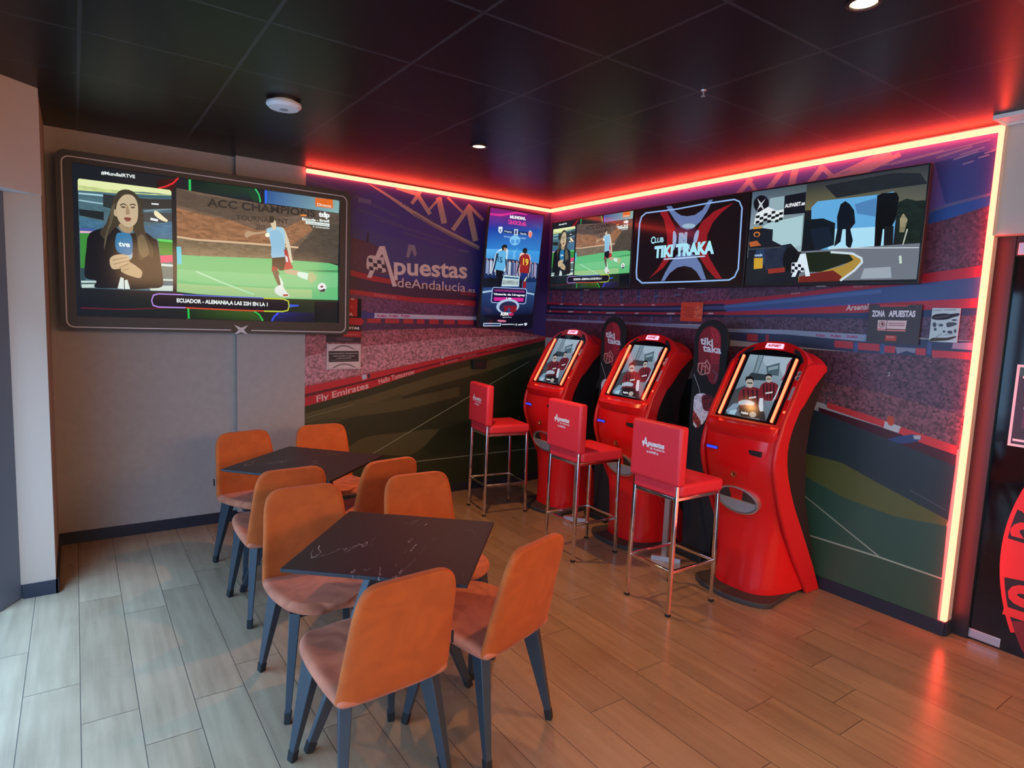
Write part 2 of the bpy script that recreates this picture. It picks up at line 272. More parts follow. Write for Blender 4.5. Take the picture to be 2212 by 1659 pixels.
ART = {
 'back': ([(0.0362,0.034,0.2096,0),(0.06,0.0572,0.1871,0),(0.1049,0.1122,0.2504,0),(0.0388,0.0455,0.1871,0),(0.089,0.0266,0.0694,0.3),(0.3837,0.2831,0.259,0),(0.201,0.1528,0.1661,0),(0.0727,0.0572,0.0963,0),(0.0142,0.0126,0.0475,0),(0.0457,0.0134,0.0542,0),(0.4255,0.0158,0.0355,0),(0.1907,0.0166,0.0475,0),(0.4363,0.0184,0.0383,0),(0.6181,0.1657,0.1944,0),(0.673,0.4043,0.4455,0),(0.1412,0.0424,0.1117,0.8),(0.541,0.4993,0.6035,0),(0.5166,0.0487,0.2254,0),(0.0671,0.0203,0.0735,0.4),(0.4697,0.0266,0.0412,0),(0.3258,0.0923,0.1171,1),(0.4473,0.2008,0.2335,0.9),(0.4928,0.0203,0.0355,0),(0.1049,0.008,0.0173,0),(0.4473,0.0166,0.0302,0),(0.4255,0.4503,0.5752,0),(0.029,0.0244,0.0508,0),(0.5166,0.4993,0.6035,0),(0.673,0.4043,0.3989,0),(0.6181,0.2831,0.259,0),(0.5166,0.2238,0.2096,0),(0.0227,0.029,0.011,0),(0.0747,0.0665,0.0255,0),(0.0472,0.0487,0.0173,0),(0.0671,0.0627,0.0233,0),(0.0671,0.0665,0.0255,0),(0.0114,0.0223,0.0084,0),(0.1975,0.2318,0.1404,0),(0.2115,0.2482,0.18,0),(0.147,0.1592,0.0778,0),(0.7305,0.5512,0.5079,0),(0.7014,0.5249,0.4824,0),(0.0247,0.0203,0.0412,0),(0.2491,0.1863,0.259,0)],[
  (0,0,[-2434,2750,0,2750,0,1258,-2434,750]),
  (5,1,[-2433,2674,-2068,2611,-2429,2687,-2064,2624]),
  (5,1,[-2042,2598,-1639,2472,-2032,2618,-1629,2493]),
  (5,1,[-2010,2498,-1603,2409,-2005,2511,-1598,2423]),
  (5,1,[-1848,2435,-1175,2323,-1843,2451,-1169,2341]),
  (5,1,[-1602,2353,-997,2251,-1597,2367,-993,2266]),
  (5,1,[-2433,2624,-2109,2540,-2429,2634,-2105,2550]),
  (0,2,[-2006,2602,-1893,2594,-1898,2557,-2008,2564]),
  (0,2,[-1040,2270,-941,2267,-944,2233,-1044,2236]),
  (0,3,[-2048,2352,-1918,2342,-1502,2277,-822,2244,-811,1966,-1160,1974,-1716,1995,-2046,2244]),
  (0,4,[-2061,2269,-1931,2255,-1781,2201,-1653,1985,-2064,1998]),
  (0,5,[-1939,2727,-1821,2693,-1574,2589,-1312,2478,-825,2321,-824,2278,-1209,2402,-1509,2519,-1729,2630]),
  (0,6,[-1509,2540,-1209,2424,-825,2298,-824,2278,-1209,2402,-1525,2521]),
  (5,5,[-1513,2605,-1432,2719,-1541,2619,-1461,2733]),
  (5,5,[-1506,2704,-1363,2535,-1474,2727,-1331,2558]),
  (5,5,[-1372,2551,-1247,2698,-1389,2562,-1265,2708]),
  (5,5,[-1296,2692,-1231,2475,-1241,2710,-1175,2492]),
  (5,5,[-1185,2706,-998,2575,-1168,2722,-981,2592]),
  (5,5,[-1097,2425,-920,2671,-1134,2443,-959,2688]),
  (5,5,[-972,2666,-805,2550,-950,2688,-782,2573]),
  (5,5,[-985,2631,-899,2354,-927,2649,-839,2371]),
  (5,5,[-1675,2713,-1487,2684,-1665,2744,-1476,2715]),
  (0,7,[-1598,2602,-1601,2593,-1609,2592,-1613,2600,-1609,2609,-1602,2610]),
  (0,7,[-1566,2590,-1570,2581,-1577,2580,-1582,2588,-1578,2597,-1570,2598]),
  (0,7,[-1534,2579,-1538,2570,-1546,2568,-1550,2577,-1546,2586,-1538,2587]),
  (0,7,[-1502,2567,-1506,2557,-1514,2556,-1518,2565,-1514,2574,-1506,2575]),
  (0,7,[-1470,2554,-1473,2545,-1481,2544,-1486,2552,-1482,2562,-1474,2563]),
  (0,7,[-1437,2542,-1441,2533,-1449,2532,-1453,2540,-1449,2549,-1441,2550]),
  (0,7,[-1404,2530,-1408,2521,-1416,2520,-1420,2528,-1417,2537,-1408,2538]),
  (0,7,[-1371,2518,-1375,2508,-1383,2507,-1387,2516,-1384,2525,-1375,2526]),
  (0,7,[-1338,2505,-1342,2496,-1350,2495,-1354,2503,-1350,2512,-1342,2513]),
  (0,7,[-1304,2493,-1308,2483,-1316,2482,-1321,2491,-1317,2500,-1309,2501]),
  (0,7,[-1270,2480,-1274,2471,-1283,2470,-1287,2478,-1283,2487,-1275,2488]),
  (0,7,[-1236,2467,-1240,2458,-1249,2457,-1253,2465,-1249,2475,-1241,2476]),
  (0,7,[-1202,2454,-1206,2445,-1214,2444,-1219,2453,-1215,2462,-1206,2463]),
  (5,8,[-1928,2325,-1934,2242,-1907,2326,-1913,2243]),
  (0,9,[-2065,2011,-1653,1957,-835,1886,-826,1667,-2071,1709]),
  (0,10,[-2063,2007,-1852,1974,-1653,1948,-1652,1911,-1866,1928,-2065,1963]),
  (0,11,[-1017,1899,-835,1883,-834,1847,-1016,1861]),
  (0,12,[-2070,1849,-1864,1837,-1490,1814,-841,1811,-845,1761,-1489,1770,-1864,1795,-2072,1812]),
  (9,13,[-1861,1805,-1655,1791,-1861,1833],'Arsenal.com',0),
  (9,14,[-1048,1771,-976,1768,-1048,1786],'Arsenal',0),
  (0,15,[-2072,1811,-1864,1794,-1489,1769,-839,1758,-835,1664,-1861,1661,-2073,1695]),
  (0,16,[-1849,1662,-830,1664,-832,1633,-1851,1619]),
  (9,17,[-1827,1625,-1736,1627,-1828,1650],'PUMA',0.03),
  (9,17,[-1717,1629,-1626,1631,-1718,1653],'PUMA',0.03),
  (9,17,[-1604,1633,-1515,1634,-1605,1657],'PUMA',0.03),
  (0,18,[-2072,1612,-787,1629,-147,1539,-143,1455,-2093,1431]),
  (0,19,[-1913,1614,-1792,1616,-1792,1579,-1912,1577]),
  (0,19,[-1754,1616,-1621,1618,-1620,1580,-1753,1579]),
  (0,19,[-1582,1619,-1485,1620,-1484,1582,-1581,1581]),
  (0,19,[-1452,1621,-1378,1622,-1377,1583,-1451,1582]),
  (0,19,[-1328,1623,-1235,1624,-1233,1585,-1327,1584]),
  (0,19,[-1183,1625,-1069,1626,-1068,1586,-1182,1585]),
  (0,19,[-1034,1627,-862,1629,-860,1589,-1032,1587]),
  (0,19,[-825,1630,-617,1633,-615,1591,-823,1589]),
  (0,20,[-2434,1494,-1963,1509,-1706,1523,-1317,1543,-840,1560,-395,1534,-17,1494,-15,1465,-2434,1048]),
  (0,21,[-2434,1293,-1946,1376,-1143,1458,-393,1493,-102,1481,-100,1455,-1942,1148,-2434,1062]),
  (0,22,[-2434,1048,-1942,1133,-586,1391,0,1487,0,1469,-585,1368,-1911,1090,-2434,987]),
  (0,23,[-2434,987,-1911,1090,-585,1368,0,1472,0,1465,-585,1358,-1911,1072,-2434,962]),
  (0,24,[-2434,962,-1911,1072,-585,1358,0,1469,0,1454,-583,1326,-1306,1174,-1910,1003,-2434,878]),
  (0,25,[-1957,1131,-1915,1140,-1909,1101,-1949,1091]),
  (0,26,[-1905,1140,-1882,1144,-1879,1109,-1900,1104]),
  (0,27,[-1196,1288,-1172,1293,-1171,1273,-1192,1268]),
  (0,27,[-888,1354,-873,1357,-872,1338,-887,1335]),
  (9,28,[-2338,918,-1892,1021,-2341,971],'Fly Emirates',0.02),
  (9,28,[-1801,1052,-1462,1136,-1804,1096],'Hello Tomorrow',0.02),
  (9,29,[-1201,1211,-1018,1253,-1202,1236],'Fly Emirates',0),
  (9,30,[-976,1269,-821,1303,-976,1289],'Hello Tomorrow',0),
  (9,30,[-699,1338,-546,1368,-700,1353],'Fly Emirates',0),
  (0,31,[-2434,80,-2434,887,-1910,1009,-1306,1177,-583,1329,0,1453,0,80]),
  (0,32,[-2434,746,-2434,829,-1909,945,-1304,1105,-580,1270,-11,1388,-7,1336,-766,1126,-1301,1013,-1907,843,-2434,746]),
  (0,33,[-2434,746,-2085,809,-1598,962,-1564,901,-1937,801,-2434,663]),
  (0,34,[-2423,798,-2074,873,-1562,911,-994,1006,-990,913,-1560,810,-1949,783,-2423,775]),
  (1,35,[-2093,473,-1971,572,-1819,603,-1595,608,-1188,614,-1272,522,-1384,440,-1522,394,-1816,435]),
  (0,36,[-1188,614,-669,709,0,843,0,459,-970,362,-1268,364,-1356,450]),
  (5,37,[-1840,440,-1077,808,-188,1233,-1844,447,-1082,815,-194,1241]),
  (0,38,[-1547,325,-836,328,-838,336,-1549,333]),
  (0,38,[-836,328,0,331,0,340,-838,336]),
  (5,39,[-2423,790,-2192,841,-2024,880,-2424,795,-2194,846,-2026,885]),
  (0,40,[-1816,2225,-1769,2230,-1668,1941,-1648,1900,-1690,1894,-1722,1987,-1740,2047,-1788,2158,-1798,2157,-1841,2053,-1884,1955,-1923,1955,-1855,2131]),
  (1,41,[-1920,2130,-1855,2141,-1810,2126,-1780,2134,-1763,2048,-1753,2018,-1800,2006,-1853,2034,-1898,2027,-1927,2035]),
  (0,42,[-1914,2117,-1877,2114,-1873,2083,-1910,2085]),
  (0,42,[-1907,2051,-1870,2048,-1866,2016,-1903,2019]),
  (0,42,[-1872,2081,-1834,2079,-1831,2047,-1868,2050]),
  (0,42,[-1836,2109,-1799,2107,-1795,2075,-1833,2078]),
  (0,42,[-1829,2043,-1791,2040,-1788,2008,-1826,2011]),
  (0,42,[-1794,2077,-1756,2074,-1752,2042,-1790,2045]),
  (9,40,[-1680,2003,-950,2016,-1684,2153],'puestas',0.025),
  (9,40,[-1645,1894,-963,1889,-1647,1977],'deAndalucía',0),
  (9,40,[-952,1889,-857,1888,-954,1935],'.es',0),
  (0,43,[-1550,2265,-1489,2264,-1468,2187,-1491,2163,-1517,2225,-1544,2151,-1571,2152]),
 ]),
 'right': ([(0.1221,0.0999,0.3507,0),(0.3813,0.2874,0.3417,0),(0.2307,0.2159,0.369,0),(0.0423,0.0723,0.2669,0),(0.2542,0.2542,0.4074,0),(0.117,0.1384,0.2988,0),(0.0273,0.1022,0.369,0),(0.1329,0.0545,0.091,0.7),(0.1946,0.0545,0.0994,1),(0.0685,0.0685,0.1596,0),(0.1441,0.15,0.2669,0),(0.0252,0.0176,0.0551,0),(0.4564,0.0252,0.0463,0),(0.6867,0.3916,0.4074,0),(0.0723,0.0802,0.2093,0),(0.6867,0.4342,0.4275,0),(0.1384,0.0452,0.091,0.9),(0.0931,0.1022,0.2371,0),(0.3231,0.2789,0.4074,0),(0.1946,0.2016,0.3328,0),(0.15,0.0343,0.0682,0.9),(0.3916,0.0176,0.0336,0),(0.4793,0.0296,0.0551,0),(0.6867,0.3916,0.3879,0),(0.0648,0.117,0.2826,0),(0.0976,0.1746,0.4074,0),(0.5029,0.0343,0.0551,0),(0.7758,0.5776,0.5361,0),(0.0369,0.0545,0.1325,0),(0.1119,0.0648,0.1038,0.8),(0.0452,0.0578,0.1177,0),(0.3325,0.3916,0.5133,0),(0.4793,0.0802,0.2371,0),(0.3712,0.2961,0.4074,0),(0.5271,0.0513,0.0682,0),(0.0723,0.107,0.2669,0),(0.2623,0.2789,0.369,0),(0.1274,0.0561,0.0829,1),(0.1946,0.0723,0.0829,1),(0.1022,0.0887,0.091,0),(0.0723,0.0103,0.0165,0),(0.6867,0.0452,0.0436,0),(0.5776,0.5776,0.5596,0),(0.6038,0.0802,0.0251,0),(0.0395,0.0685,0.1835,0),(0.4793,0.5271,0.5361,0),(0.5776,0.5271,0.5133,0),(0.0273,0.0423,0.0463,0),(0.016,0.0252,0.0165,0),(0.107,0.1221,0.0336,0),(0.0369,0.0931,0.0614,0),(0.0452,0.0844,0.0491,0),(0.2961,0.3515,0.2517,0),(0.3712,0.4125,0.2988,0),(0.1022,0.1274,0.1177,0)],[
  (0,0,[0,2750,3742,2750,3742,1743,0,1617]),
  (5,1,[2418,2592,2525,2713,2385,2617,2494,2738]),
  (5,1,[2610,2592,2632,2729,2560,2609,2583,2747]),
  (5,1,[2732,2608,2816,2702,2700,2635,2785,2730]),
  (5,1,[2764,2715,2881,2605,2784,2735,2900,2625]),
  (5,1,[2854,2588,3214,2704,2827,2638,3190,2750]),
  (5,1,[2892,2564,3262,2693,2877,2592,3249,2719]),
  (5,1,[2190,2611,2296,2704,2159,2637,2266,2730]),
  (5,1,[2230,2717,2315,2608,2256,2729,2341,2620]),
  (5,2,[2919,2644,2976,2654,2915,2654,2972,2664]),
  (5,2,[3159,2652,3482,2681,3156,2661,3480,2690]),
  (5,2,[3211,2648,3696,2697,3208,2656,3694,2704]),
  (5,2,[3449,2644,3616,2675,3444,2656,3611,2687]),
  (5,2,[3489,2614,3729,2644,3487,2621,3727,2650]),
  (5,2,[3561,2641,3673,2661,3558,2651,3670,2671]),
  (5,2,[3460,2602,3593,2612,3457,2610,3590,2620]),
  (0,3,[3441,2626,3531,2635,3728,2647,3727,2395,3530,2353]),
  (5,4,[3555,2627,3605,2636,3552,2635,3602,2644]),
  (5,4,[3598,2636,3647,2645,3595,2643,3644,2652]),
  (5,4,[3650,2611,3698,2620,3647,2618,3695,2627]),
  (5,4,[3581,2590,3630,2600,3578,2598,3627,2607]),
  (5,4,[3676,2630,3723,2639,3673,2637,3720,2646]),
  (5,4,[3533,2623,3584,2632,3531,2630,3581,2639]),
  (5,5,[3440,2350,3537,2378,3727,2411,3433,2367,3531,2394,3722,2427]),
  (0,6,[3422,2348,3535,2376,3725,2409,3724,2360,3535,2306,3428,2287]),
  (0,7,[0,2111,2249,2099,3428,2287,3534,2309,3724,2360,3725,2041,3472,2016,3043,1953,2271,1865,1855,1828,0,1787]),
  (0,8,[0,1976,435,1968,1121,1960,2170,1956,2179,1857,1613,1841,918,1829,0,1836]),
  (5,9,[39,1969,38,1840,75,1967,74,1839]),
  (5,9,[244,1967,243,1841,278,1965,277,1840]),
  (5,9,[512,1963,512,1842,544,1962,544,1841]),
  (5,9,[780,1960,781,1844,810,1959,810,1843]),
  (5,9,[1045,1957,1046,1845,1072,1956,1073,1844]),
  (5,9,[1251,1955,1252,1846,1277,1954,1278,1845]),
  (5,9,[1444,1953,1446,1847,1469,1951,1470,1846]),
  (5,10,[225,1875,264,1885,216,1888,256,1898]),
  (5,10,[510,1875,554,1885,503,1888,547,1897]),
  (5,10,[781,1879,826,1889,775,1891,820,1900]),
  (5,10,[1046,1879,1088,1888,1041,1891,1082,1900]),
  (5,10,[1247,1883,1296,1891,1242,1894,1291,1903]),
  (5,10,[1435,1886,1509,1894,1432,1897,1506,1905]),
  (5,10,[1653,1896,1722,1904,1650,1907,1719,1915]),
  (5,10,[1872,1915,1968,1922,1869,1926,1965,1933]),
  (0,11,[0,1819,919,1813,2151,1838,2163,1712,927,1721,0,1715]),
  (0,12,[0,1839,446,1832,918,1827,1429,1834,1786,1845,2149,1866,2151,1843,1788,1825,1431,1814,920,1809,319,1813,0,1818]),
  (0,13,[214,1827,265,1827,258,1813,210,1812]),
  (0,13,[499,1825,546,1826,539,1812,495,1812]),
  (0,13,[774,1826,817,1826,812,1813,770,1813]),
  (0,13,[1056,1827,1096,1828,1091,1815,1053,1815]),
  (0,13,[1422,1830,1458,1830,1453,1818,1419,1818]),
  (0,14,[49,1798,921,1796,1525,1801,2152,1825,2155,1797,1527,1784,922,1777,51,1777]),
  (0,12,[0,1757,451,1758,924,1757,1529,1765,2157,1780,2158,1759,1530,1747,925,1741,324,1739,0,1740]),
  (0,15,[54,1758,79,1758,72,1742,46,1742]),
  (0,15,[347,1756,424,1758,417,1743,340,1741]),
  (0,15,[642,1757,678,1758,672,1743,636,1743]),
  (0,15,[883,1754,998,1756,993,1743,877,1740]),
  (0,15,[1241,1757,1280,1758,1276,1745,1236,1744]),
  (0,15,[1593,1761,1673,1763,1668,1750,1588,1748]),
  (0,15,[1997,1770,2043,1771,2040,1759,1993,1758]),
  (0,16,[0,1710,815,1719,1532,1725,2160,1737,2166,1681,1536,1676,818,1676,0,1670]),
  (5,17,[511,1709,507,1664,538,1708,534,1663]),
  (5,17,[785,1715,782,1672,811,1714,807,1671]),
  (5,17,[1067,1722,1064,1680,1090,1721,1087,1679]),
  (5,17,[1418,1730,1416,1691,1439,1729,1437,1690]),
  (5,17,[1621,1735,1619,1697,1641,1734,1639,1696]),
  (5,17,[1803,1739,1801,1702,1821,1738,1820,1701]),
  (0,18,[0,1671,31,1671,458,1673,887,1673,1537,1671,1926,1669,2197,1666,2198,1647,1928,1649,1538,1652,888,1654,460,1653,32,1654,0,1654]),
  (0,19,[36,1654,98,1654,94,1630,44,1630]),
  (0,19,[222,1653,281,1653,278,1629,230,1629]),
  (0,19,[497,1653,552,1653,549,1630,504,1630]),
  (0,19,[772,1650,823,1651,820,1629,779,1629]),
  (0,19,[1420,1644,1462,1644,1460,1625,1425,1625]),
  (0,19,[1615,1641,1654,1641,1652,1622,1620,1622]),
  (0,19,[1811,1644,1847,1644,1846,1625,1816,1625]),
  (0,20,[0,1652,888,1653,2199,1644,2226,1349,1369,1414,251,1490,0,1483]),
  (0,21,[0,1491,251,1493,719,1463,720,1453,252,1485,0,1481]),
  (0,22,[2131,1862,2741,1917,3042,1961,3456,2017,3731,2053,3730,1992,3477,1966,3046,1924,2633,1881,2134,1830]),
  (9,23,[3063,1941,3155,1953,3061,1961],'Arsenal',0),
  (9,23,[2656,1902,2718,1909,2655,1919],'Arsenal',0),
  (0,24,[2135,1828,2634,1878,3046,1922,3477,1964,3731,1990,3734,1885,3147,1853,2639,1819,2138,1790]),
  (0,25,[2135,1823,2634,1870,3047,1915,3229,1932,3231,1909,2636,1850,2137,1807]),
  (0,26,[2139,1778,2641,1805,3148,1844,3735,1881,3733,1827,3153,1792,2644,1772,2141,1754]),
  (9,27,[3031,1803,3165,1813,3033,1838],'Arsenal',0.03),
  (0,28,[2141,1754,2644,1772,3153,1792,3733,1829,3734,1786,3157,1754,2647,1740,2145,1715]),
  (0,29,[2143,1741,2646,1751,3157,1754,3734,1790,3733,1653,3175,1660,2654,1667,2150,1658]),
  (0,30,[2151,1651,3176,1646,3734,1649,3738,1545,3268,1544,2158,1577]),
  (0,31,[2150,1656,2654,1665,3175,1660,3176,1617,2657,1636,2152,1633]),
  (9,32,[2856,1633,2918,1633,2854,1648],'PUMA',0.05),
  (9,32,[2951,1634,3021,1635,2950,1649],'PUMA',0.05),
  (9,32,[3053,1635,3124,1636,3052,1650],'PUMA',0.05),
  (0,33,[3633,1635,3734,1645,3735,1603,3629,1605]),
  (0,34,[2345,1627,2433,1626,2435,1576,2349,1578]),
  (0,34,[2494,1626,2518,1626,2520,1576,2498,1578]),
  (0,34,[2978,1613,3096,1613,3098,1569,2983,1570]),
  (0,34,[3124,1608,3253,1608,3255,1565,3129,1566]),
  (0,34,[3280,1600,3341,1600,3343,1558,3284,1560]),
  (0,34,[3450,1597,3502,1597,3505,1557,3454,1558]),
  (0,34,[3534,1590,3740,1590,3742,1565,3742,1552,3538,1551]),
  (0,35,[3101,1609,3127,1606,3131,1534,3104,1535]),
  (0,35,[3256,1618,3281,1615,3284,1545,3259,1547]),
  (0,35,[3506,1632,3529,1630,3532,1563,3510,1565]),
  (0,36,[3341,1595,3450,1595,3449,1566,3402,1576,3354,1555]),
  (0,37,[2154,1529,2661,1546,3212,1549,3727,1552,3711,1033,3423,1112,2986,1201,2173,1325]),
  (0,38,[2679,1360,3234,1326,3729,1247,3718,1058,3423,1112,2957,1211,2691,1232]),
  (5,39,[2862,1299,3021,1243,2865,1306,3024,1250]),
  (5,39,[2963,1284,3114,1256,2964,1290,3115,1261]),
  (5,39,[2911,1258,3046,1288,2910,1262,3045,1292]),
  (5,39,[2969,1198,2963,1266,2961,1197,2955,1265]),
  (5,39,[3095,1215,3103,1270,3090,1216,3097,1271]),
  (0,40,[2918,1177,3317,1113,3711,1033,3713,962,3322,1056,2921,1150]),
  (0,41,[2973,1218,3160,1186,3330,1157,3420,1134,3535,1110,3712,1076,3711,1027,3540,1059,3401,1096,3316,1117,2971,1182]),
  (0,42,[3327,1153,3418,1136,3408,1095,3324,1110]),
  (1,43,[3340,1174,3357,1190,3376,1174,3374,1135,3348,1137]),
  (1,44,[3347,1045,3426,1081,3492,1102,3533,1089,3496,1057,3407,1034]),
  (0,45,[3488,1096,3527,1103,3527,1079,3494,1075]),
  (9,46,[3315,1422,3331,1423,3312,1445],'2',0),
  (0,47,[0,902,2174,1309,2921,1150,3322,1056,3713,965,3709,649,3313,779,3102,850,2817,863,0,700]),
  (0,48,[0,80,0,854,2187,1168,2817,863,2892,80]),
  (0,49,[2207,948,2817,863,3102,850,3313,779,3708,659,3702,620,3427,601,3122,636,2831,721,2219,821]),
  (0,50,[2219,821,2831,721,3122,636,3427,601,3707,624,3712,319,3383,327,2854,326,2265,314]),
  (0,51,[2286,80,2265,314,2854,326,3383,327,3713,323,3714,80]),
  (5,52,[2213,848,2825,600,3380,326,2219,857,2829,608,3384,334]),
  (5,53,[2264,308,2853,320,3382,325,3716,317,2267,320,2855,330,3383,335,3717,326]),
  (5,54,[3501,775,3692,709,3503,779,3693,713]),
 ]),
 'tv': ([(0.0103,0.013,0.0194,0),(0.0052,0.0168,0.0116,0),(0.0086,0.0423,0.0252,0),(0.0044,0.0176,0.0296,0),(0.0052,0.0116,0.016,0),(0.006,0.0452,0.0232,0),(0.0176,0.0802,0.2623,0),(0.2384,0.402,0.3916,0),(0.2623,0.4564,0.4342,0),(0.0232,0.107,0.3325,0),(0.0252,0.5776,0.117,0),(0.0343,0.6308,0.15,0),(0.0252,0.15,0.8714,0),(0.0232,0.0052,0.007,0),(0.0685,0.0052,0.007,0),(0.0452,0.0052,0.007,0),(0.0144,0.0037,0.0052,0),(0.7454,0.0212,0.0296,0),(0.807,0.8714,0.855,0),(0.008,0.0103,0.0176,0),(0.0144,0.0296,0.0116,0),(0.0232,0.0176,0.0144,0),(0.008,0.0103,0.016,0),(0.0103,0.0296,0.0144,0),(0.0423,0.107,0.0144,0),(0.0296,0.0578,0.0144,0),(0.006,0.0144,0.0091,0),(0.0212,0.0212,0.1878,0),(0.0144,0.0116,0.0296,0),(0.0091,0.007,0.0091,0),(0.0144,0.0144,0.0723,0),(0.0212,0.5271,0.0802,0),(0.0252,0.4793,0.0648,0),(0.0452,0.0802,0.807,0),(0.0395,0.0976,0.6867,0),(0.0037,0.0052,0.008,0),(0.117,0.0091,0.0252,0),(0.1559,0.1022,0.0723,0.55),(0.1022,0.0723,0.0545,0.4),(0.305,0.1441,0.0723,0.75),(0.0762,0.0612,0.0482,0.4),(0.1946,0.1441,0.0887,0.6),(0.6867,0.4793,0.2961,0),(0.0296,0.0252,0.0232,0),(0.0395,0.0343,0.0296,0),(0.807,0.2542,0.0452,0),(0.117,0.5029,0.1946,0),(0.1746,0.552,0.2462,0),(0.314,0.552,0.2462,0),(0.0452,0.2462,0.0976,0),(0.0232,0.0452,0.0252,0),(0.3916,0.7454,0.4564,0),(0.0802,0.5776,0.7157,0),(0.4793,0.314,0.1878,0),(0.6867,0.6038,0.4564,0),(0.3515,0.6038,0.7454,0),(0.2789,0.5271,0.7157,0),(0.6867,0.5776,0.3916,0),(0.0423,0.0319,0.0252,0),(0.007,0.008,0.0116,0),(0.3325,0.0176,0.0296,0),(0.4564,0.0252,0.0395,0),(0.6308,0.7157,0.807,0),(0.107,0.0802,0.0513,0),(0.6584,0.807,0.7157,0),(0.5029,0.3916,0.2623,0),(0.6038,0.807,0.7157,0),(0.3916,0.4793,0.2462,0),(0.6867,0.7758,0.7454,0),(0.4342,0.0395,0.0296,0),(0.7758,0.8388,0.8388,0),(0.0212,0.0296,0.0395,0),(0.2623,0.0452,0.0802,0),(0.9,0.9,0.6867,0),(0.7454,0.1441,0.0212,0),(0.9,0.7758,0.6584,0),(0.8714,0.9,0.9,0),(0.7454,0.8388,0.807,0),(0.107,0.15,0.162,0),(0.008,0.006,0.0144,0),(0.4342,0.2462,0.7454,0),(0.0976,0.1384,0.5776,0),(0.6867,0.0685,0.0296,0),(0.4793,0.5776,0.0452,0),(0.8388,0.9,0.9,0),(0.0723,0.15,0.1878,0.4),(0.7758,0.8388,0.4342,0),(0.552,0.6584,0.2623,0.6),(0.3916,0.6308,0.7157,0),(0.314,0.5271,0.6038,0),(0.6867,0.7157,0.552,0),(0.0452,0.117,0.162,0),(0.2016,0.314,0.3515,0),(0.0144,0.0212,0.0252,0),(0.0252,0.0343,0.0395,0),(0.0343,0.0343,0.0343,0),(0.0578,0.0648,0.0723,0),(0.0578,0.162,0.2623,0.5),(0.0723,0.1746,0.2789,0.5),(0.0648,0.0976,0.3916,0),(0.7454,0.4342,0.5776,0),(0.0452,0.2623,0.0452,0),(0.0252,0.0648,0.0802,0),(0.5271,0.6584,0.6308,0),(0.0252,0.0723,0.0723,0),(0.0976,0.6867,0.1384,0),(0.0452,0.2623,0.0343,0),(0.7454,0.0723,0.1878,0),(0.107,0.1746,0.1746,0),(0.5776,0.7454,0.6867,0),(0.6038,0.7157,0.6584,0),(0.807,0.8714,0.9,0),(0.9,0.807,0.5271,0),(0.007,0.008,0.013,0),(0.0091,0.0103,0.016,0),(0.0482,0.0395,0.0273,0),(0.15,0.117,0.0648,0),(0.107,0.0887,0.0578,0),(0.552,0.4342,0.2789,0),(0.5029,0.3916,0.2462,0),(0.3916,0.2789,0.162,0),(0.3515,0.2462,0.1384,0),(0.2623,0.0723,0.0513,0),(0.0887,0.0144,0.0116,0),(0.0452,0.0296,0.0176,0),(0.107,0.0723,0.0452,0),(0.3916,0.5029,0.552,0),(0.0212,0.1878,0.3916,0),(0.6867,0.8388,0.8714,0),(0.5776,0.4342,0.2623,0),(0.5029,0.3712,0.2159,0),(0.2623,0.1746,0.0802,0)],[
  (0,0,[0,940,1660,940,1660,0,0,0]),
  (3,[1,2,3,4],[651,941,1074,941,1076,863,652,845]),
  (0,5,[992,940,1064,940,1064,940,1089,895,1085,853,1038,858]),
  (3,[6,7,8,9],[1125,942,1660,940,1657,845,1128,849]),
  (0,10,[643,940,636,939,637,847,650,849,650,940]),
  (0,11,[1055,940,1051,937,1075,905,1083,910,1061,940]),
  (0,11,[1075,905,1085,865,1094,866,1083,910]),
  (0,11,[1085,865,1082,851,1092,850,1094,866]),
  (0,12,[1119,940,1119,846,1134,848,1134,940]),
  (3,[13,14,15,16],[449,907,577,938,537,845,449,849]),
  (0,17,[574,940,570,940,542,905,547,896,579,935]),
  (0,17,[542,905,503,879,506,869,547,896]),
  (0,17,[503,879,455,857,458,847,506,869]),
  (9,18,[149,895,330,898,149,916],'#MundialRTVE',0.03),
  (3,[19,20,21,22],[3,123,1659,185,1660,0,0,0]),
  (3,[23,24,25,26],[626,74,1037,72,1106,2,626,4]),
  (3,[27,28,29,30],[1202,71,1480,75,1483,2,1165,3]),
  (5,31,[617,73,619,3,629,74,631,4]),
  (0,32,[1034,72,1077,41,1085,50,1040,83]),
  (0,32,[1077,41,1100,0,1102,0,1111,6,1085,50]),
  (5,33,[1211,70,1179,42,1162,6,1218,60,1188,34,1172,0]),
  (0,34,[1291,131,1362,131,1358,120,1292,110]),
  (0,35,[1476,162,1660,165,1660,6,1480,7]),
  (5,36,[23,48,240,47,529,71,23,56,240,55,529,79]),
  (0,37,[562,871,1093,841,1660,842,1660,764,1656,454,1298,462,680,435,560,432]),
  (0,38,[562,871,678,847,1182,834,1660,842,1660,771,1459,689,1407,799,912,704,562,761]),
  (0,39,[562,743,679,723,912,698,1060,652,1225,666,1408,779,1459,695,1295,558,1164,550,680,546,562,551]),
  (0,40,[1459,689,1660,771,1660,708,1656,458,1321,460,1316,512,1362,566]),
  (0,41,[561,545,680,534,1164,547,1295,544,1318,464,1166,455,680,433,560,438]),
  (5,42,[560,545,679,537,914,543,1157,548,1355,550,562,557,680,550,915,556,1158,562,1355,563]),
  (9,43,[746,778,1479,795,746,831],'ACC CHAMPIONS',0.03),
  (9,44,[930,707,1283,721,929,743],'TOURNAMENT',0.02),
  (9,44,[1059,658,1122,660,1059,691],'2017',0.02),
  (0,45,[1373,801,1420,804,1407,792,1367,790]),
  (0,46,[560,434,680,435,1160,458,1654,461,1657,181,1109,168,682,174,555,183]),
  (0,47,[560,337,681,335,1169,346,1656,388,1656,278,1107,251,682,251,557,266]),
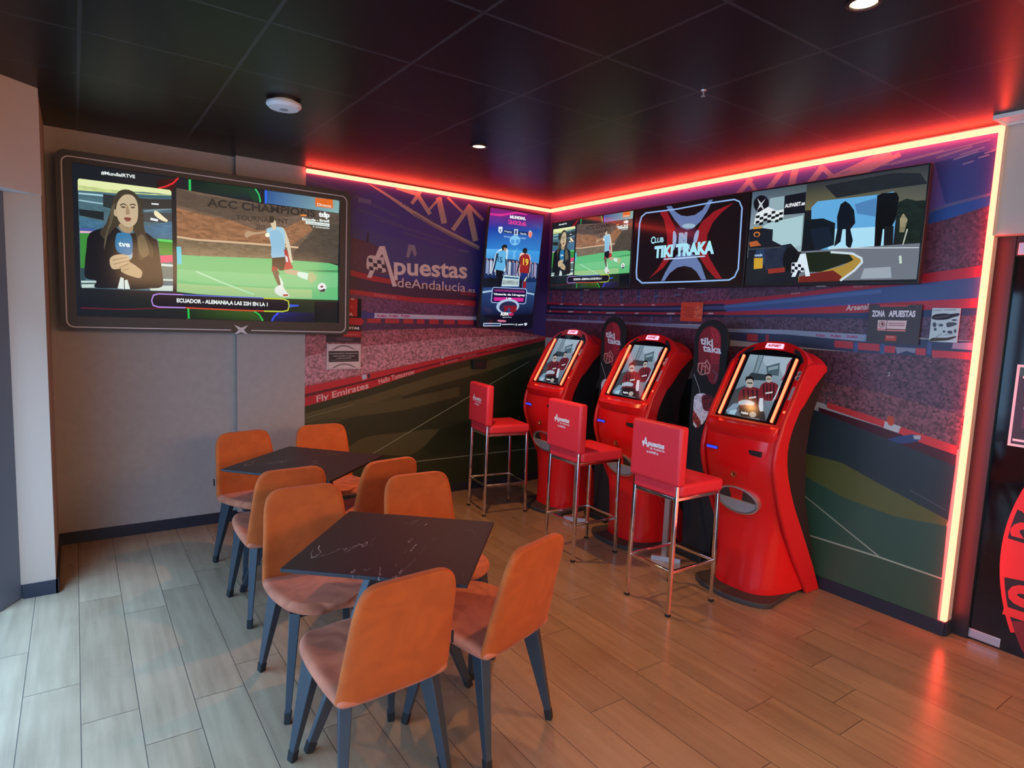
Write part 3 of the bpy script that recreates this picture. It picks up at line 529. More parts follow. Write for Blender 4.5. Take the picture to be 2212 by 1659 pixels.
  (0,48,[558,241,682,238,1172,242,1456,249,1459,184,1109,169,682,175,555,186]),
  (0,49,[1368,391,1653,410,1654,396,1507,390]),
  (0,50,[1560,466,1654,461,1655,445]),
  (5,51,[674,323,820,264,1043,185,677,333,824,274,1047,195]),
  (0,52,[558,485,585,488,588,371,560,368]),
  (1,53,[992,630,1010,640,1060,636,1126,652,1128,639,1060,620,1023,607,999,591,983,602]),
  (1,54,[1199,683,1244,689,1268,651,1294,572,1311,463,1318,446,1288,443,1287,488,1261,582,1226,632]),
  (1,55,[1129,660,1160,681,1225,692,1255,663,1260,595,1257,526,1251,474,1169,464,1163,543,1149,609]),
  (1,56,[1155,650,1225,659,1250,594,1251,478,1171,467,1163,543]),
  (1,57,[1159,718,1191,736,1197,689,1183,661,1170,679]),
  (1,58,[1149,757,1177,762,1185,742,1178,720,1159,715,1152,737]),
  (0,59,[1169,464,1257,478,1265,437,1254,381,1221,376,1214,391,1166,365,1168,407]),
  (0,60,[1171,408,1207,394,1213,381,1166,363]),
  (0,61,[1252,533,1272,528,1287,481,1299,441,1320,401,1274,386,1250,387,1265,437]),
  (0,62,[1260,492,1277,480,1282,446,1269,441]),
  (1,63,[1172,367,1211,374,1222,329,1234,271,1216,265,1197,299]),
  (0,64,[1214,350,1247,290,1247,272,1231,267]),
  (1,65,[1254,377,1300,389,1368,381,1362,352,1301,354,1261,361]),
  (1,66,[1355,376,1437,369,1449,342,1418,323,1356,344]),
  (1,67,[1434,376,1465,379,1494,345,1488,331,1454,299,1425,325]),
  (1,68,[1189,243,1211,264,1241,272,1258,241,1290,201,1287,188,1233,187,1193,209]),
  (0,69,[1243,202,1279,206,1285,193,1250,189]),
  (0,70,[1566,273,1564,257,1555,244,1542,236,1527,235,1513,241,1504,253,1500,268,1502,284,1511,297,1524,305,1539,306,1553,300,1562,289]),
  (0,71,[1501,260,1520,250,1548,263,1563,260,1549,238,1520,236]),
  (0,72,[1518,283,1543,286,1540,270,1522,268]),
  (0,73,[1154,627,1151,617,1143,610,1133,609,1124,614,1121,623,1124,632,1132,639,1142,641,1151,636]),
  (0,74,[1475,936,1582,940,1609,940,1611,875,1479,873]),
  (9,75,[1491,880,1599,881,1491,901],'Directo',0.02),
  (9,76,[1503,802,1587,805,1502,838],'tdp',0.06),
  (9,77,[1381,760,1583,768,1381,779],'Escocia - Brasil',0.05),
  (0,77,[1407,758,1586,759,1585,734,1408,736]),
  (9,78,[1420,739,1576,740,1419,749],'ELIMINATORIA',0),
  (9,77,[1458,718,1584,718,1458,729],'A continuación',0.03),
  (0,79,[1260,166,1271,166,1281,165,1288,165,1290,164,1293,78,1290,77,1284,76,1274,76,1263,76,431,75,422,76,414,76,409,77,407,78,408,158,410,159,415,160,422,161,431,161]),
  (5,80,[596,169,446,168,415,156,404,118,412,82,446,71,604,73,596,161,447,160,421,149,411,118,418,89,447,80,605,82]),
  (5,81,[591,160,913,163,1112,164,592,169,914,172,1112,173]),
  (5,82,[604,73,915,69,1114,70,605,82,915,78,1114,79]),
  (5,83,[1110,163,1248,164,1280,152,1285,118,1277,90,1242,81,1112,79,1110,173,1250,174,1288,159,1294,118,1284,82,1243,71,1112,69]),
  (9,84,[554,113,1138,111,554,139],'ECUADOR - ALEMANIA,A LAS 22H EN LA 1',0.04),
  (0,85,[28,841,35,850,524,853,533,842,533,187,524,182,31,178,26,188]),
  (0,86,[28,841,35,850,524,853,533,842,533,824,371,818,148,792,27,778]),
  (0,87,[29,810,203,807,371,808,533,824,533,819,314,792,30,779]),
  (5,88,[29,755,158,759,30,765,159,770]),
  (5,89,[29,714,157,708,30,723,158,717]),
  (5,90,[29,631,123,628,30,640,124,638]),
  (5,91,[313,780,530,794,315,798,531,812]),
  (5,92,[377,692,533,728,376,700,533,736]),
  (0,93,[28,664,157,664,156,611,30,626]),
  (0,94,[156,774,235,773,212,685,154,696]),
  (0,95,[337,776,418,779,533,793,533,732,336,703]),
  (0,96,[371,688,533,704,533,636,370,627]),
  (0,97,[30,620,161,599,133,543,31,549]),
  (0,98,[370,600,533,649,534,539,369,533]),
  (0,99,[30,549,106,552,106,539,31,535]),
  (0,100,[31,532,95,535,78,522,30,518]),
  (0,101,[30,517,105,523,53,303,28,301]),
  (0,102,[28,301,53,303,51,223,29,221]),
  (0,103,[28,223,108,227,99,184,31,178]),
  (5,104,[29,201,102,207,29,209,103,215]),
  (0,105,[446,527,534,526,534,511,452,512]),
  (0,106,[452,512,534,511,534,427,461,419]),
  (0,107,[461,416,534,427,534,381,464,371]),
  (0,108,[464,371,534,381,534,243,469,245]),
  (5,109,[466,349,534,349,467,365,535,364]),
  (5,109,[469,253,533,255,470,264,533,266]),
  (0,110,[392,205,439,217,533,223,531,187,403,183]),
  (5,111,[417,744,458,746,418,753,459,756]),
  (5,111,[408,644,451,638,412,659,454,653]),
  (1,112,[432,700,447,706,488,671,509,653,500,642,464,654,435,677]),
  (1,113,[81,523,188,576,222,574,266,533,323,554,370,566,428,526,449,501,464,364,473,294,469,213,391,196,285,182,228,187,99,184,108,228,51,243,51,336,60,416]),
  (0,114,[108,228,469,287,463,209,99,184]),
  (1,115,[236,799,280,820,325,807,354,759,370,681,373,601,387,535,422,463,416,394,386,425,369,387,339,393,323,554,233,582,188,537,159,493,133,536,166,587,190,669,207,736]),
  (1,116,[335,515,364,545,387,494,398,426,369,396,345,421]),
  (1,117,[195,682,218,725,200,604,160,507,153,426,165,481,183,576]),
  (1,118,[235,741,269,785,314,786,339,743,342,677,333,622,306,589,278,582,244,604,225,647,223,693]),
  (1,119,[226,680,213,685,211,652,225,644]),
  (1,120,[250,604,278,578,312,593,306,558,283,545,255,552,233,582]),
  (1,121,[279,721,285,722,297,674,284,662,274,668]),
  (1,122,[264,638,281,645,302,642,299,627,284,618,272,623]),
  (5,123,[266,633,301,635,266,637,301,639]),
  (5,124,[246,713,262,725,275,718,243,719,263,732,278,724]),
  (5,124,[297,721,316,730,328,722,296,727,317,737,331,728]),
  (1,125,[248,707,262,713,275,707,261,700]),
  (1,125,[301,710,313,717,327,712,313,705]),
  (0,126,[276,427,305,430,305,396,293,374,276,393]),
  (1,127,[221,528,232,541,277,545,300,531,307,484,302,416,276,405,231,415,214,447,214,493]),
  (9,128,[230,457,293,457,231,489],'tve',0.04),
  (1,129,[180,362,197,391,236,405,276,403,287,380,284,346,252,322,218,309,190,313]),
  (1,130,[238,307,276,359,310,348,353,311,356,284,344,261,309,266,263,282]),
  (5,131,[197,362,276,387,196,366,276,391]),
  (5,131,[202,336,285,368,201,340,284,372]),
  (5,131,[230,318,285,347,229,322,283,351]),
  (5,131,[253,300,287,317,252,304,286,321]),
  (0,68,[237,260,254,254,254,184,219,186]),
  (0,68,[258,241,274,246,288,185,258,184]),
 ]),
 'club': ([(0.0091,0.0037,0.0052,0),(0.2623,0.0091,0.0144,0),(0.0252,0.0116,0.0343,0),(0.1274,0.1878,0.3916,0),(0.2961,0.4564,0.6038,0),(0.2961,0.3916,0.6038,0),(0.2747,0.3813,0.5647,0),(0.2789,0.4564,0.807,0),(0.3916,0.7758,0.9,0),(0.4793,0.6308,0.8714,0)],[
  (0,0,[0,620,1060,620,1060,0,0,0]),
  (0,1,[263,576,338,577,375,519,428,451,447,387,438,296,404,214,334,142,198,68,279,139,344,226,361,324,347,422,309,517]),
  (0,1,[941,567,847,512,775,447,737,365,735,279,769,199,834,118,893,47,837,52,757,120,685,202,639,302,636,399,681,464,782,527]),
  (0,2,[428,451,635,416,639,284,597,242,485,248,443,296]),
  (0,3,[326,613,379,611,420,564,478,530,539,517,610,519,678,550,727,612,763,611,720,533,665,466,602,423,548,417,491,437,421,502,362,570]),
  (0,4,[624,439,615,431,593,427,561,427,529,432,506,440,497,450,505,458,528,463,560,462,592,457,615,449]),
  (0,3,[323,41,359,108,411,182,462,235,530,263,586,252,642,222,698,157,755,45,712,45,662,105,611,138,544,151,476,142,407,102,360,46]),
  (1,5,[412,407,429,415,447,387,451,341,438,287,420,279]),
  (1,5,[618,365,636,401,657,404,658,371,644,319,617,317]),
  (9,6,[473,280,585,281,470,394],'BL',0.08),
  (4,7,[120,581,432,576,704,585,944,584,984,566,1008,522,1007,508,1015,114,991,62,951,43,614,39,123,39,68,73,59,121,62,510,79,559,114,592,430,586,701,595,945,594,991,573,1019,523,1019,506,1027,111,1000,54,955,32,615,28,118,27,53,67,43,120,46,513,65,566]),
  (9,8,[190,341,230,340,190,394],'C',0.03),
  (9,8,[233,345,323,344,232,382],'LUB',0.03),
  (9,8,[234,230,807,233,233,315],'TIKI TRAKA',0.06),
  (5,9,[336,206,532,206,730,209,335,216,531,216,729,218]),
 ]),
 'race': ([(0.0116,0.0116,0.016,0),(0.0648,0.0976,0.15,0),(0.0648,0.0931,0.107,0),(0.314,0.4564,0.5029,0),(0.3712,0.5029,0.552,0),(0.2789,0.402,0.4564,0),(0.3916,0.5776,0.6308,0),(0.007,0.0052,0.0103,0),(0.5776,0.6038,0.6584,0),(0.7454,0.807,0.8388,0),(0.0052,0.007,0.0091,0),(0.007,0.008,0.0144,0),(0.807,0.807,0.8714,0),(0.0103,0.013,0.0212,0),(0.0176,0.0252,0.0513,0.5),(0.0212,0.0452,0.107,0),(0.5776,0.3325,0.0296,0),(0.3916,0.5271,0.7454,0),(0.4342,0.107,0.0296,0),(0.5776,0.2789,0.0296,0),(0.5776,0.162,0.0296,0),(0.0144,0.0176,0.0252,0),(0.0452,0.0513,0.0648,0),(0.2623,0.0296,0.0212,0),(0.0252,0.0296,0.0395,0),(0.0296,0.0343,0.0452,0),(0.107,0.1119,0.0887,0),(0.1441,0.1329,0.0648,0),(0.0144,0.0176,0.0232,0.3),(0.117,0.3916,0.7157,0),(0.3916,0.7157,0.9,0),(0.0723,0.2159,0.4564,0),(0.0052,0.0091,0.0144,0),(0.007,0.0144,0.0296,0),(0.0037,0.007,0.0144,0),(0.0024,0.0027,0.0037,0),(0.008,0.0091,0.0116,0),(0.0091,0.0176,0.0144,0.9),(0.2623,0.2307,0.1384,0.8),(0.15,0.1746,0.2159,0),(0.0103,0.0176,0.0091,0),(0.3916,0.2462,0.0452,0),(0.15,0.0176,0.0144,0),(0.5776,0.6867,0.7454,0),(0.5776,0.6308,0.6867,0),(0.314,0.3712,0.4342,0),(0.5776,0.6867,0.5776,0),(0.4793,0.5271,0.4342,0),(0.6867,0.807,0.9,0),(0.7454,0.807,0.8714,0),(0.0052,0.0091,0.0212,0)],[
  (0,0,[0,620,1060,620,1060,0,0,0]),
  (3,[1,2,3,4],[0,620,382,616,384,203,1,182]),
  (0,5,[134,562,244,563,247,469,240,391,128,422]),
  (0,6,[128,401,375,427,377,242,310,227,144,268,72,365]),
  (0,7,[130,528,125,504,110,486,87,478,61,481,38,494,21,516,14,541,19,565,35,583,58,591,84,587,107,574,123,552]),
  (0,8,[40,574,72,539,103,564,79,529,101,485,70,517,45,492,61,531]),
  (0,9,[40,472,125,508,193,475,242,480,238,421,195,405,116,433,71,407,30,405]),
  (0,10,[40,459,68,461,69,444,41,442]),
  (0,10,[41,424,69,426,70,409,42,406]),
  (0,10,[70,446,97,448,98,431,70,428]),
  (0,10,[71,411,98,413,99,396,71,393]),
  (0,10,[98,467,125,470,126,452,98,450]),
  (0,10,[99,433,126,435,127,418,99,415]),
  (0,10,[127,454,154,457,154,439,127,437]),
  (0,10,[128,420,155,422,155,405,128,402]),
  (0,10,[154,476,181,478,181,461,155,458]),
  (0,10,[155,441,182,444,182,427,156,424]),
  (0,10,[183,452,209,454,210,437,183,434]),
  (0,10,[184,417,210,420,211,403,184,400]),
  (0,10,[210,462,236,464,236,447,210,445]),
  (0,10,[211,428,237,430,238,413,212,411]),
  (0,11,[238,564,381,569,384,440,241,443]),
  (9,12,[245,488,380,491,244,511],'AUPABET.es',0.04),
  (0,13,[1,371,60,382,175,357,177,286,245,251,309,257,364,204,378,105,361,16,6,11]),
  (0,14,[122,238,277,249,294,108,139,92]),
  (0,10,[373,154,367,115,349,87,321,77,293,88,271,119,262,159,268,199,288,227,315,236,343,224,364,194]),
  (0,15,[64,242,122,238,137,155,121,114,57,116]),
  (0,16,[52,179,119,176,122,108,57,105]),
  (9,17,[54,190,113,189,54,207],'oracle',0.05),
  (0,18,[4,287,63,294,99,260,17,255]),
  (0,19,[25,385,95,384,89,372,27,372]),
  (0,20,[85,334,78,321,60,317,41,324,33,338,40,350,59,354,77,347]),
  (0,21,[76,332,71,324,60,321,48,326,43,335,47,343,59,346,70,341]),
  (0,22,[5,245,245,243,245,235,5,235]),
  (0,23,[161,102,283,108,284,78,168,71]),
  (3,[24,25,26,27],[382,616,1060,620,1062,430,384,455]),
  (0,28,[496,591,881,604,1022,582,1060,524,1060,519,886,519,576,507]),
  (0,29,[425,469,461,502,806,495,895,501,922,464,922,190,815,188,445,209]),
  (0,30,[566,324,907,312,914,191,553,203]),
  (0,31,[687,457,807,478,813,373,708,401]),
  (0,32,[386,397,505,395,583,359,589,229,475,198,384,203]),
  (0,33,[429,335,546,344,589,229,475,198]),
  (0,34,[605,467,632,482,660,460,689,421,702,348,677,314,698,249,688,195,659,224,650,317,631,318,626,245,590,219,599,321,591,395]),
  (0,35,[810,491,839,500,912,494,928,463,921,345,900,295,859,299,857,194,823,196,814,355]),
  (0,36,[866,316,915,311,922,199,873,193]),
  (0,37,[923,438,969,454,1016,435,1058,434,1060,320,1060,207,937,215]),
  (0,38,[944,351,959,375,984,339,973,272,949,274]),
  (0,39,[384,203,1058,207,1060,129,1060,13,656,16,382,15]),
  (0,40,[385,193,553,193,685,168,740,138,520,71,379,75]),
  (0,41,[685,168,739,156,762,128,691,47,647,16,382,10,381,45,520,71,652,104,713,134]),
  (0,42,[461,63,597,78,655,39,638,13,382,9,386,45]),
  (5,43,[572,181,701,165,752,137,756,121,721,79,643,20,573,194,704,178,762,145,770,116,730,69,651,9]),
  (5,44,[572,208,1056,180,571,214,1055,185]),
  (0,45,[778,82,921,86,933,24,764,23]),
  (5,46,[978,102,971,145,966,101,959,144]),
  (5,47,[976,203,991,287,970,205,984,289]),
  (0,48,[380,188,415,189,457,48,427,46,415,94,378,95,360,46,333,46]),
  (0,49,[327,134,366,137,413,118,415,74,369,77,329,72]),
  (0,50,[329,132,349,130,350,112,329,114]),
  (0,50,[330,94,350,92,351,74,331,76]),
  (0,50,[351,110,371,107,371,89,351,92]),
  (0,50,[371,125,391,122,392,104,372,107]),
  (0,50,[373,87,392,84,393,67,373,69]),
  (0,50,[393,102,412,100,413,82,393,84]),
 ]),
 'signage': ([(0.2623,0.0116,0.1878,0),(0.15,0.0091,0.117,0),(0.0176,0.0802,0.3916,0),(0.0144,0.0395,0.3515,0),(0.0452,0.314,0.7454,0),(0.0296,0.2789,0.7454,0),(0.117,0.4564,0.8714,0),(0.0452,0.2462,0.6308,0),(0.0723,0.314,0.6867,0),(0.6867,0.0296,0.2789,0),(0.008,0.0232,0.0976,0),(0.0252,0.0648,0.2159,0),(0.0252,0.0802,0.2462,0),(0.0037,0.0052,0.0296,0),(0.003,0.003,0.013,0),(0.2623,0.3515,0.5776,0),(0.3916,0.2016,0.1878,0),(0.4793,0.5776,0.7454,0),(0.5271,0.5776,0.6867,0),(0.0723,0.0887,0.2462,0),(0.3325,0.2462,0.4342,0),(0.6308,0.4342,0.4793,0),(0.0052,0.0091,0.0212,0.6),(0.3916,0.552,0.7157,0),(0.8714,0.8714,0.9,0),(0.6867,0.0513,0.314,0),(0.7454,0.8388,0.9,0),(0.1384,0.1878,0.3515,0),(0.0091,0.0252,0.117,0),(0.7157,0.807,0.9,0),(0.6308,0.7157,0.8714,0),(0.0176,0.0452,0.162,0),(0.807,0.2623,0.2159,0),(0.5271,0.6584,0.807,0),(0.3325,0.6038,0.9,0),(0.2159,0.552,0.8714,0),(0.0723,0.3325,0.7454,0),(0.162,0.4793,0.8388,0),(0.6308,0.7758,0.9,0),(0.117,0.4342,0.7454,0),(0.0116,0.0252,0.0723,0),(0.0091,0.007,0.0048,0),(0.4342,0.2462,0.1384,0),(0.0144,0.0296,0.107,0),(0.0037,0.0044,0.0091,0),(0.0052,0.007,0.0116,0),(0.807,0.5271,0.4793,0),(0.314,0.0116,0.0144,0),(0.0091,0.007,0.0116,0),(0.8714,0.6867,0.0648,0),(0.0176,0.0116,0.0296,0),(0.0116,0.0252,0.162,0),(0.0144,0.0091,0.0144,0),(0.2789,0.0116,0.0176,0),(0.6867,0.6867,0.4342,0),(0.5271,0.6867,0.7454,0),(0.0252,0.107,0.1878,0),(0.314,0.3916,0.3916,0.8),(0.0052,0.007,0.0452,0),(0.3916,0.5029,0.807,0),(0.2462,0.0252,0.162,0),(0.6308,0.0212,0.2789,0),(0.9,0.807,0.9,0),(0.3916,0.5271,0.7454,0),(0.0212,0.0212,0.0723,0),(0.2159,0.0091,0.0212,0),(0.0252,0.0648,0.2307,0),(0.9,0.9,0.9,0),(0.7454,0.0296,0.162,0),(0.6867,0.1878,0.314,0),(0.5776,0.6867,0.807,0),(0.0144,0.0513,0.162,0),(0.807,0.8714,0.9,0)],[
  (3,[0,1,2,3],[0,1060,600,1060,599,919,-2,880]),
  (3,[3,2,4,5],[-2,880,599,919,604,618,3,616]),
  (3,[6,4,7,8],[-1,700,602,733,600,611,4,609]),
  (0,9,[0,1011,116,1018,282,1058,403,1051,404,1041,283,1041,118,997,0,994]),
  (0,10,[3,616,236,632,600,618,600,443,600,443,1,389]),
  (3,[11,12,13,13],[-1,389,600,443,600,133,4,88]),
  (0,14,[3,102,600,126,600,0,600,0,0,0]),
  (0,15,[9,603,30,605,37,485,17,483]),
  (0,16,[27,609,25,601,19,598,13,600,10,607,12,614,18,617,24,615]),
  (0,17,[33,598,39,599,47,472,41,471]),
  (0,18,[49,603,71,605,78,486,57,484]),
  (0,16,[67,609,65,602,60,599,53,601,50,607,52,615,58,618,64,616]),
  (0,17,[73,598,80,599,87,472,82,472]),
  (0,19,[90,604,111,606,118,486,98,484]),
  (0,16,[108,610,106,603,100,599,94,601,91,608,93,615,99,619,105,616]),
  (0,17,[114,599,121,600,128,473,123,472]),
  (0,20,[130,604,152,607,159,486,139,485]),
  (0,16,[149,610,147,603,141,600,135,602,132,609,134,616,139,619,145,617]),
  (0,17,[155,600,161,600,169,473,164,473]),
  (0,21,[171,605,193,607,200,487,180,485]),
  (0,16,[189,611,188,604,182,600,176,603,173,609,174,617,180,620,186,618]),
  (0,17,[196,600,202,601,210,473,205,473]),
  (0,15,[212,606,234,608,242,487,221,485]),
  (0,16,[231,612,229,604,223,601,217,603,214,610,215,617,221,621,227,618]),
  (0,17,[237,601,243,602,252,474,246,473]),
  (0,18,[253,606,276,608,283,488,263,486]),
  (0,16,[272,612,270,605,264,602,258,604,255,611,257,618,262,621,269,619]),
  (0,17,[278,602,285,602,293,474,288,474]),
  (0,19,[295,607,317,609,325,488,304,486]),
  (0,16,[313,613,311,606,306,602,299,605,296,611,298,619,304,622,310,620]),
  (0,17,[319,602,326,603,335,475,330,474]),
  (0,20,[336,608,359,610,367,488,346,487]),
  (0,16,[355,614,353,606,347,603,341,605,338,612,339,619,345,623,352,620]),
  (0,17,[361,603,368,603,377,475,371,474]),
  (0,21,[378,608,400,610,408,489,388,487]),
  (0,16,[396,614,395,607,389,604,382,606,379,613,381,620,387,623,393,621]),
  (0,17,[403,603,410,604,419,475,413,475]),
  (0,15,[420,609,442,611,451,489,430,487]),
  (0,16,[438,615,436,608,431,604,424,606,421,613,423,621,429,624,435,622]),
  (0,17,[445,604,452,605,461,476,455,475]),
  (0,18,[462,609,484,612,493,490,472,488]),
  (0,16,[480,616,478,608,473,605,466,607,463,614,465,621,471,625,477,622]),
  (0,17,[487,605,494,605,503,476,498,476]),
  (0,19,[504,610,526,612,535,490,514,488]),
  (0,16,[523,616,521,609,515,605,508,608,505,615,507,622,513,625,519,623]),
  (0,17,[529,605,536,606,545,477,540,476]),
  (0,20,[546,611,569,613,578,491,557,489]),
  (0,16,[565,617,563,610,557,606,551,608,547,615,549,623,555,626,562,624]),
  (0,17,[571,606,578,607,588,477,583,476]),
  (0,22,[0,439,166,454,190,371,0,354]),
  (0,23,[2,322,217,358,218,348,4,304]),
  (0,23,[472,344,589,332,590,318,473,330]),
  (9,24,[216,993,394,997,214,1018],'MUNDIAL',0.06),
  (9,25,[199,944,409,945,196,977],'2026',0.05),
  (0,26,[103,905,147,909,148,869,130,847,106,864]),
  (0,27,[118,886,134,888,135,864,121,862]),
  (5,28,[162,858,436,865,163,886,437,894]),
  (9,29,[170,868,255,869,169,880],'Uruguay',0.03),
  (9,29,[351,866,420,868,350,879],'España',0.03),
  (0,30,[277,904,318,906,323,853,281,852]),
  (0,31,[289,895,307,896,309,860,290,859]),
  (0,32,[438,897,484,899,485,864,467,842,442,859]),
  (0,33,[447,909,469,910,470,897,449,896]),
  (9,34,[172,821,416,828,171,834],'Grupo H - Mundial',0.03),
  (0,35,[357,811,354,793,342,777,324,765,301,759,278,760,258,768,244,781,238,798,241,816,252,832,270,844,293,850,316,849,336,841,351,828]),
  (0,36,[296,794,293,781,283,772,269,771,257,777,252,789,255,802,266,811,279,812,291,806]),
  (0,36,[350,800,347,787,337,778,323,777,311,783,306,795,309,808,319,816,333,818,345,811]),
  (0,37,[260,741,299,688,295,638,321,641,316,690,341,749,314,711,289,708]),
  (1,38,[155,716,223,723,234,653,231,582,220,517,97,505,83,525,104,668]),
  (1,39,[169,703,213,694,219,623,207,519,117,525,109,570,109,669]),
  (0,40,[109,669,134,671,113,570,103,484,85,504,99,583]),
  (0,40,[209,637,229,624,246,498,235,497]),
  (1,41,[160,737,182,755,215,750,217,722,193,730,178,697,165,710]),
  (0,42,[184,729,214,725,212,701,189,697]),
  (9,43,[132,599,183,591,127,648],'15',0.03),
  (0,44,[117,525,207,519,203,465,195,364,169,361,166,454,140,452]),
  (1,45,[47,444,80,454,95,427,89,397,55,401]),
  (1,45,[105,438,141,445,157,404,115,393]),
  (1,46,[369,681,419,700,492,679,504,594,499,514,385,511]),
  (1,47,[383,672,437,695,484,671,491,593,490,517,395,519,387,583,369,638]),
  (1,48,[395,726,415,748,443,741,449,711,429,694,402,706]),
  (9,49,[418,593,481,590,412,654],'19',0.02),
  (0,50,[373,646,384,640,380,568,360,501,352,515]),
  (0,50,[486,650,498,637,500,521,490,520]),
  (0,51,[395,519,490,517,484,469,443,458,413,455]),
  (0,52,[404,455,430,457,433,377,405,375]),
  (0,53,[443,436,480,440,482,378,446,379]),
  (0,54,[471,483,485,484,463,438,449,441]),
  (0,55,[219,484,397,483,395,454,397,389,202,379,205,444]),
  (0,56,[224,471,389,471,384,456,217,456]),
  (0,57,[210,437,388,442,385,402,209,397]),
  (0,58,[122,365,487,371,496,354,500,237,483,229,112,227,107,241,106,349]),
  (4,59,[124,361,480,367,491,356,494,242,481,233,120,229,110,239,110,351,120,368,485,374,500,359,503,238,485,226,117,222,101,235,102,354]),
  (0,60,[130,347,475,355,475,334,130,329]),
  (9,24,[123,296,485,303,121,313],'Victoria de Uruguay',0.05),
  (0,61,[131,275,469,285,470,250,131,243]),
  (9,62,[271,256,331,255,269,280],'1,80',0.06),
  (0,63,[428,209,422,184,401,161,368,143,326,132,280,128,237,133,201,146,177,165,167,188,173,212,194,234,227,252,268,264,313,268,356,263,393,251,417,232]),
  (0,64,[405,199,399,178,378,158,346,144,307,137,267,138,233,147,209,163,200,183,206,204,226,224,258,238,297,246,336,245,371,236,395,220]),
  (0,65,[248,201,401,206,402,155,351,136,304,169,267,144]),
  (0,66,[302,184,324,184,326,142,302,141]),
  (9,67,[224,110,318,112,221,139],'AUPA',0.06),
  (9,68,[323,112,377,113,321,134],'BET',0.05),
  (9,30,[251,90,353,92,250,102],'apuestas',0),
  (1,69,[200,66,287,65,288,50,210,51]),
  (0,70,[45,34,241,38,239,9,46,3]),
  (0,71,[52,27,233,32,232,14,52,10]),
  (5,29,[249,22,378,27,248,29,378,34]),
  (9,72,[381,19,429,19,379,38],'+18',0),
  (5,29,[441,21,500,27,440,31,498,37]),
  (0,29,[510,46,546,47,539,23,517,21]),
 ]),
 'term': ([(0.2623,0.3712,0.4564,0),(0.2961,0.3916,0.4793,0),(0.107,0.1384,0.1878,0),(0.0648,0.0976,0.1384,0),(0.3515,0.4564,0.552,0),(0.0976,0.1274,0.15,0),(0.1878,0.2789,0.3515,0),(0.0648,0.107,0.1384,0),(0.2159,0.314,0.3712,0),(0.0252,0.0395,0.0513,0),(0.2623,0.0252,0.0578,0),(0.0452,0.0578,0.0723,0),(0.2016,0.314,0.4342,0),(0.3515,0.552,0.6867,0),(0.0144,0.0176,0.0252,0),(0.162,0.0144,0.0252,0),(0.0252,0.0091,0.0144,0),(0.4342,0.3916,0.3515,0),(0.0091,0.007,0.0091,0),(0.0212,0.0176,0.0212,0),(0.5271,0.6308,0.7157,0),(0.5776,0.5776,0.6038,0),(0.5776,0.6584,0.7454,0),(0.3916,0.4793,0.5776,0),(0.6867,0.6867,0.7157,0),(0.0075,0.008,0.0116,0),(0.807,0.8388,0.8714,0),(0.3515,0.3916,0.4342,0)],[
  (3,[0,1,2,3],[0,460,300,460,300,0,0,0]),
  (0,4,[79,457,300,460,300,460,300,311,246,382,143,388]),
  (0,5,[62,456,106,456,112,302,79,298]),
  (0,6,[70,457,99,456,104,319,88,317]),
  (0,7,[151,380,233,417,260,321,180,320]),
  (0,8,[167,373,232,398,237,372,175,351]),
  (0,9,[67,324,188,321,197,278,42,267]),
  (0,10,[295,450,300,451,300,292,287,291,296,343,286,405]),
  (0,11,[0,0,0,0,0,184,62,226,105,103,82,53,70,0]),
  (0,12,[28,0,0,23,0,26,33,83,79,90,67,36,30,0]),
  (0,13,[29,29,78,45,75,4,35,4]),
  (0,14,[75,98,179,115,266,56,299,1,124,2,96,26]),
  (1,15,[168,230,190,265,241,272,284,253,310,197,305,150,231,138,190,167]),
  (0,16,[179,251,188,252,230,150,221,148]),
  (0,16,[202,254,211,255,251,153,243,152]),
  (0,16,[225,257,234,258,273,157,264,155]),
  (0,16,[247,260,256,261,294,160,286,159]),
  (0,17,[223,295,226,280,223,269,214,264,203,267,192,276,183,290,180,304,183,316,192,321,203,318,215,309]),
  (1,18,[180,296,173,321,194,330,214,320,221,301,207,314,183,311]),
  (0,19,[189,294,217,295,218,289,192,287]),
  (0,20,[292,194,290,242,299,259,300,240,300,158,286,132]),
  (5,21,[225,182,269,197,219,192,264,207]),
  (1,15,[41,164,70,210,140,220,199,196,237,124,232,65,133,47,75,82]),
  (0,16,[55,191,68,193,130,61,119,59]),
  (0,16,[87,196,99,197,159,67,148,65]),
  (0,16,[118,200,130,202,188,72,177,70]),
  (0,16,[148,205,161,206,217,76,205,74]),
  (0,17,[113,250,118,231,114,216,103,210,88,213,71,224,59,243,53,262,57,277,68,284,85,281,101,268]),
  (1,18,[53,250,42,284,71,297,100,283,111,258,90,275,58,270]),
  (0,19,[67,248,104,251,107,242,71,239]),
  (0,22,[196,148,221,152,257,62,237,55,213,91]),
  (1,23,[64,103,112,123,172,114,174,91,122,86,77,79]),
  (5,24,[128,132,174,147,122,142,167,157]),
  (0,25,[86,61,195,80,245,53,244,4,124,2]),
  (0,17,[222,31,222,19,214,10,199,7,184,12,174,22,173,35,182,44,197,47,212,42]),
  (9,26,[114,22,168,23,106,38],'Aupabet',0.05),
  (0,27,[253,0,253,0,252,5,109,0]),
 ]),
 'zone': ([(0.0795,0.0753,0.0882,0),(0.6072,0.0753,0.0882,0),(0.9,0.8876,0.9,0),(0.9,0.6938,0.6642,0),(0.6938,0.3068,0.3068,0),(0.8199,0.2708,0.2374,0),(0.2217,0.0975,0.1073,0),(0.8876,0.6353,0.6072,0),(0.2217,0.0795,0.0882,0),(0.3068,0.1402,0.1523,0),(0.5798,0.0882,0.0713,0),(0.9,0.5798,0.5273,0)],[
  (0,0,[0,260,310,260,310,0,0,0]),
  (0,1,[61,260,237,260,222,248,65,245]),
  (9,2,[21,179,101,180,20,219],'ZONA',0.05),
  (9,2,[122,181,277,183,121,220],'APUESTAS',0.05),
  (0,3,[61,155,115,155,114,85,63,84]),
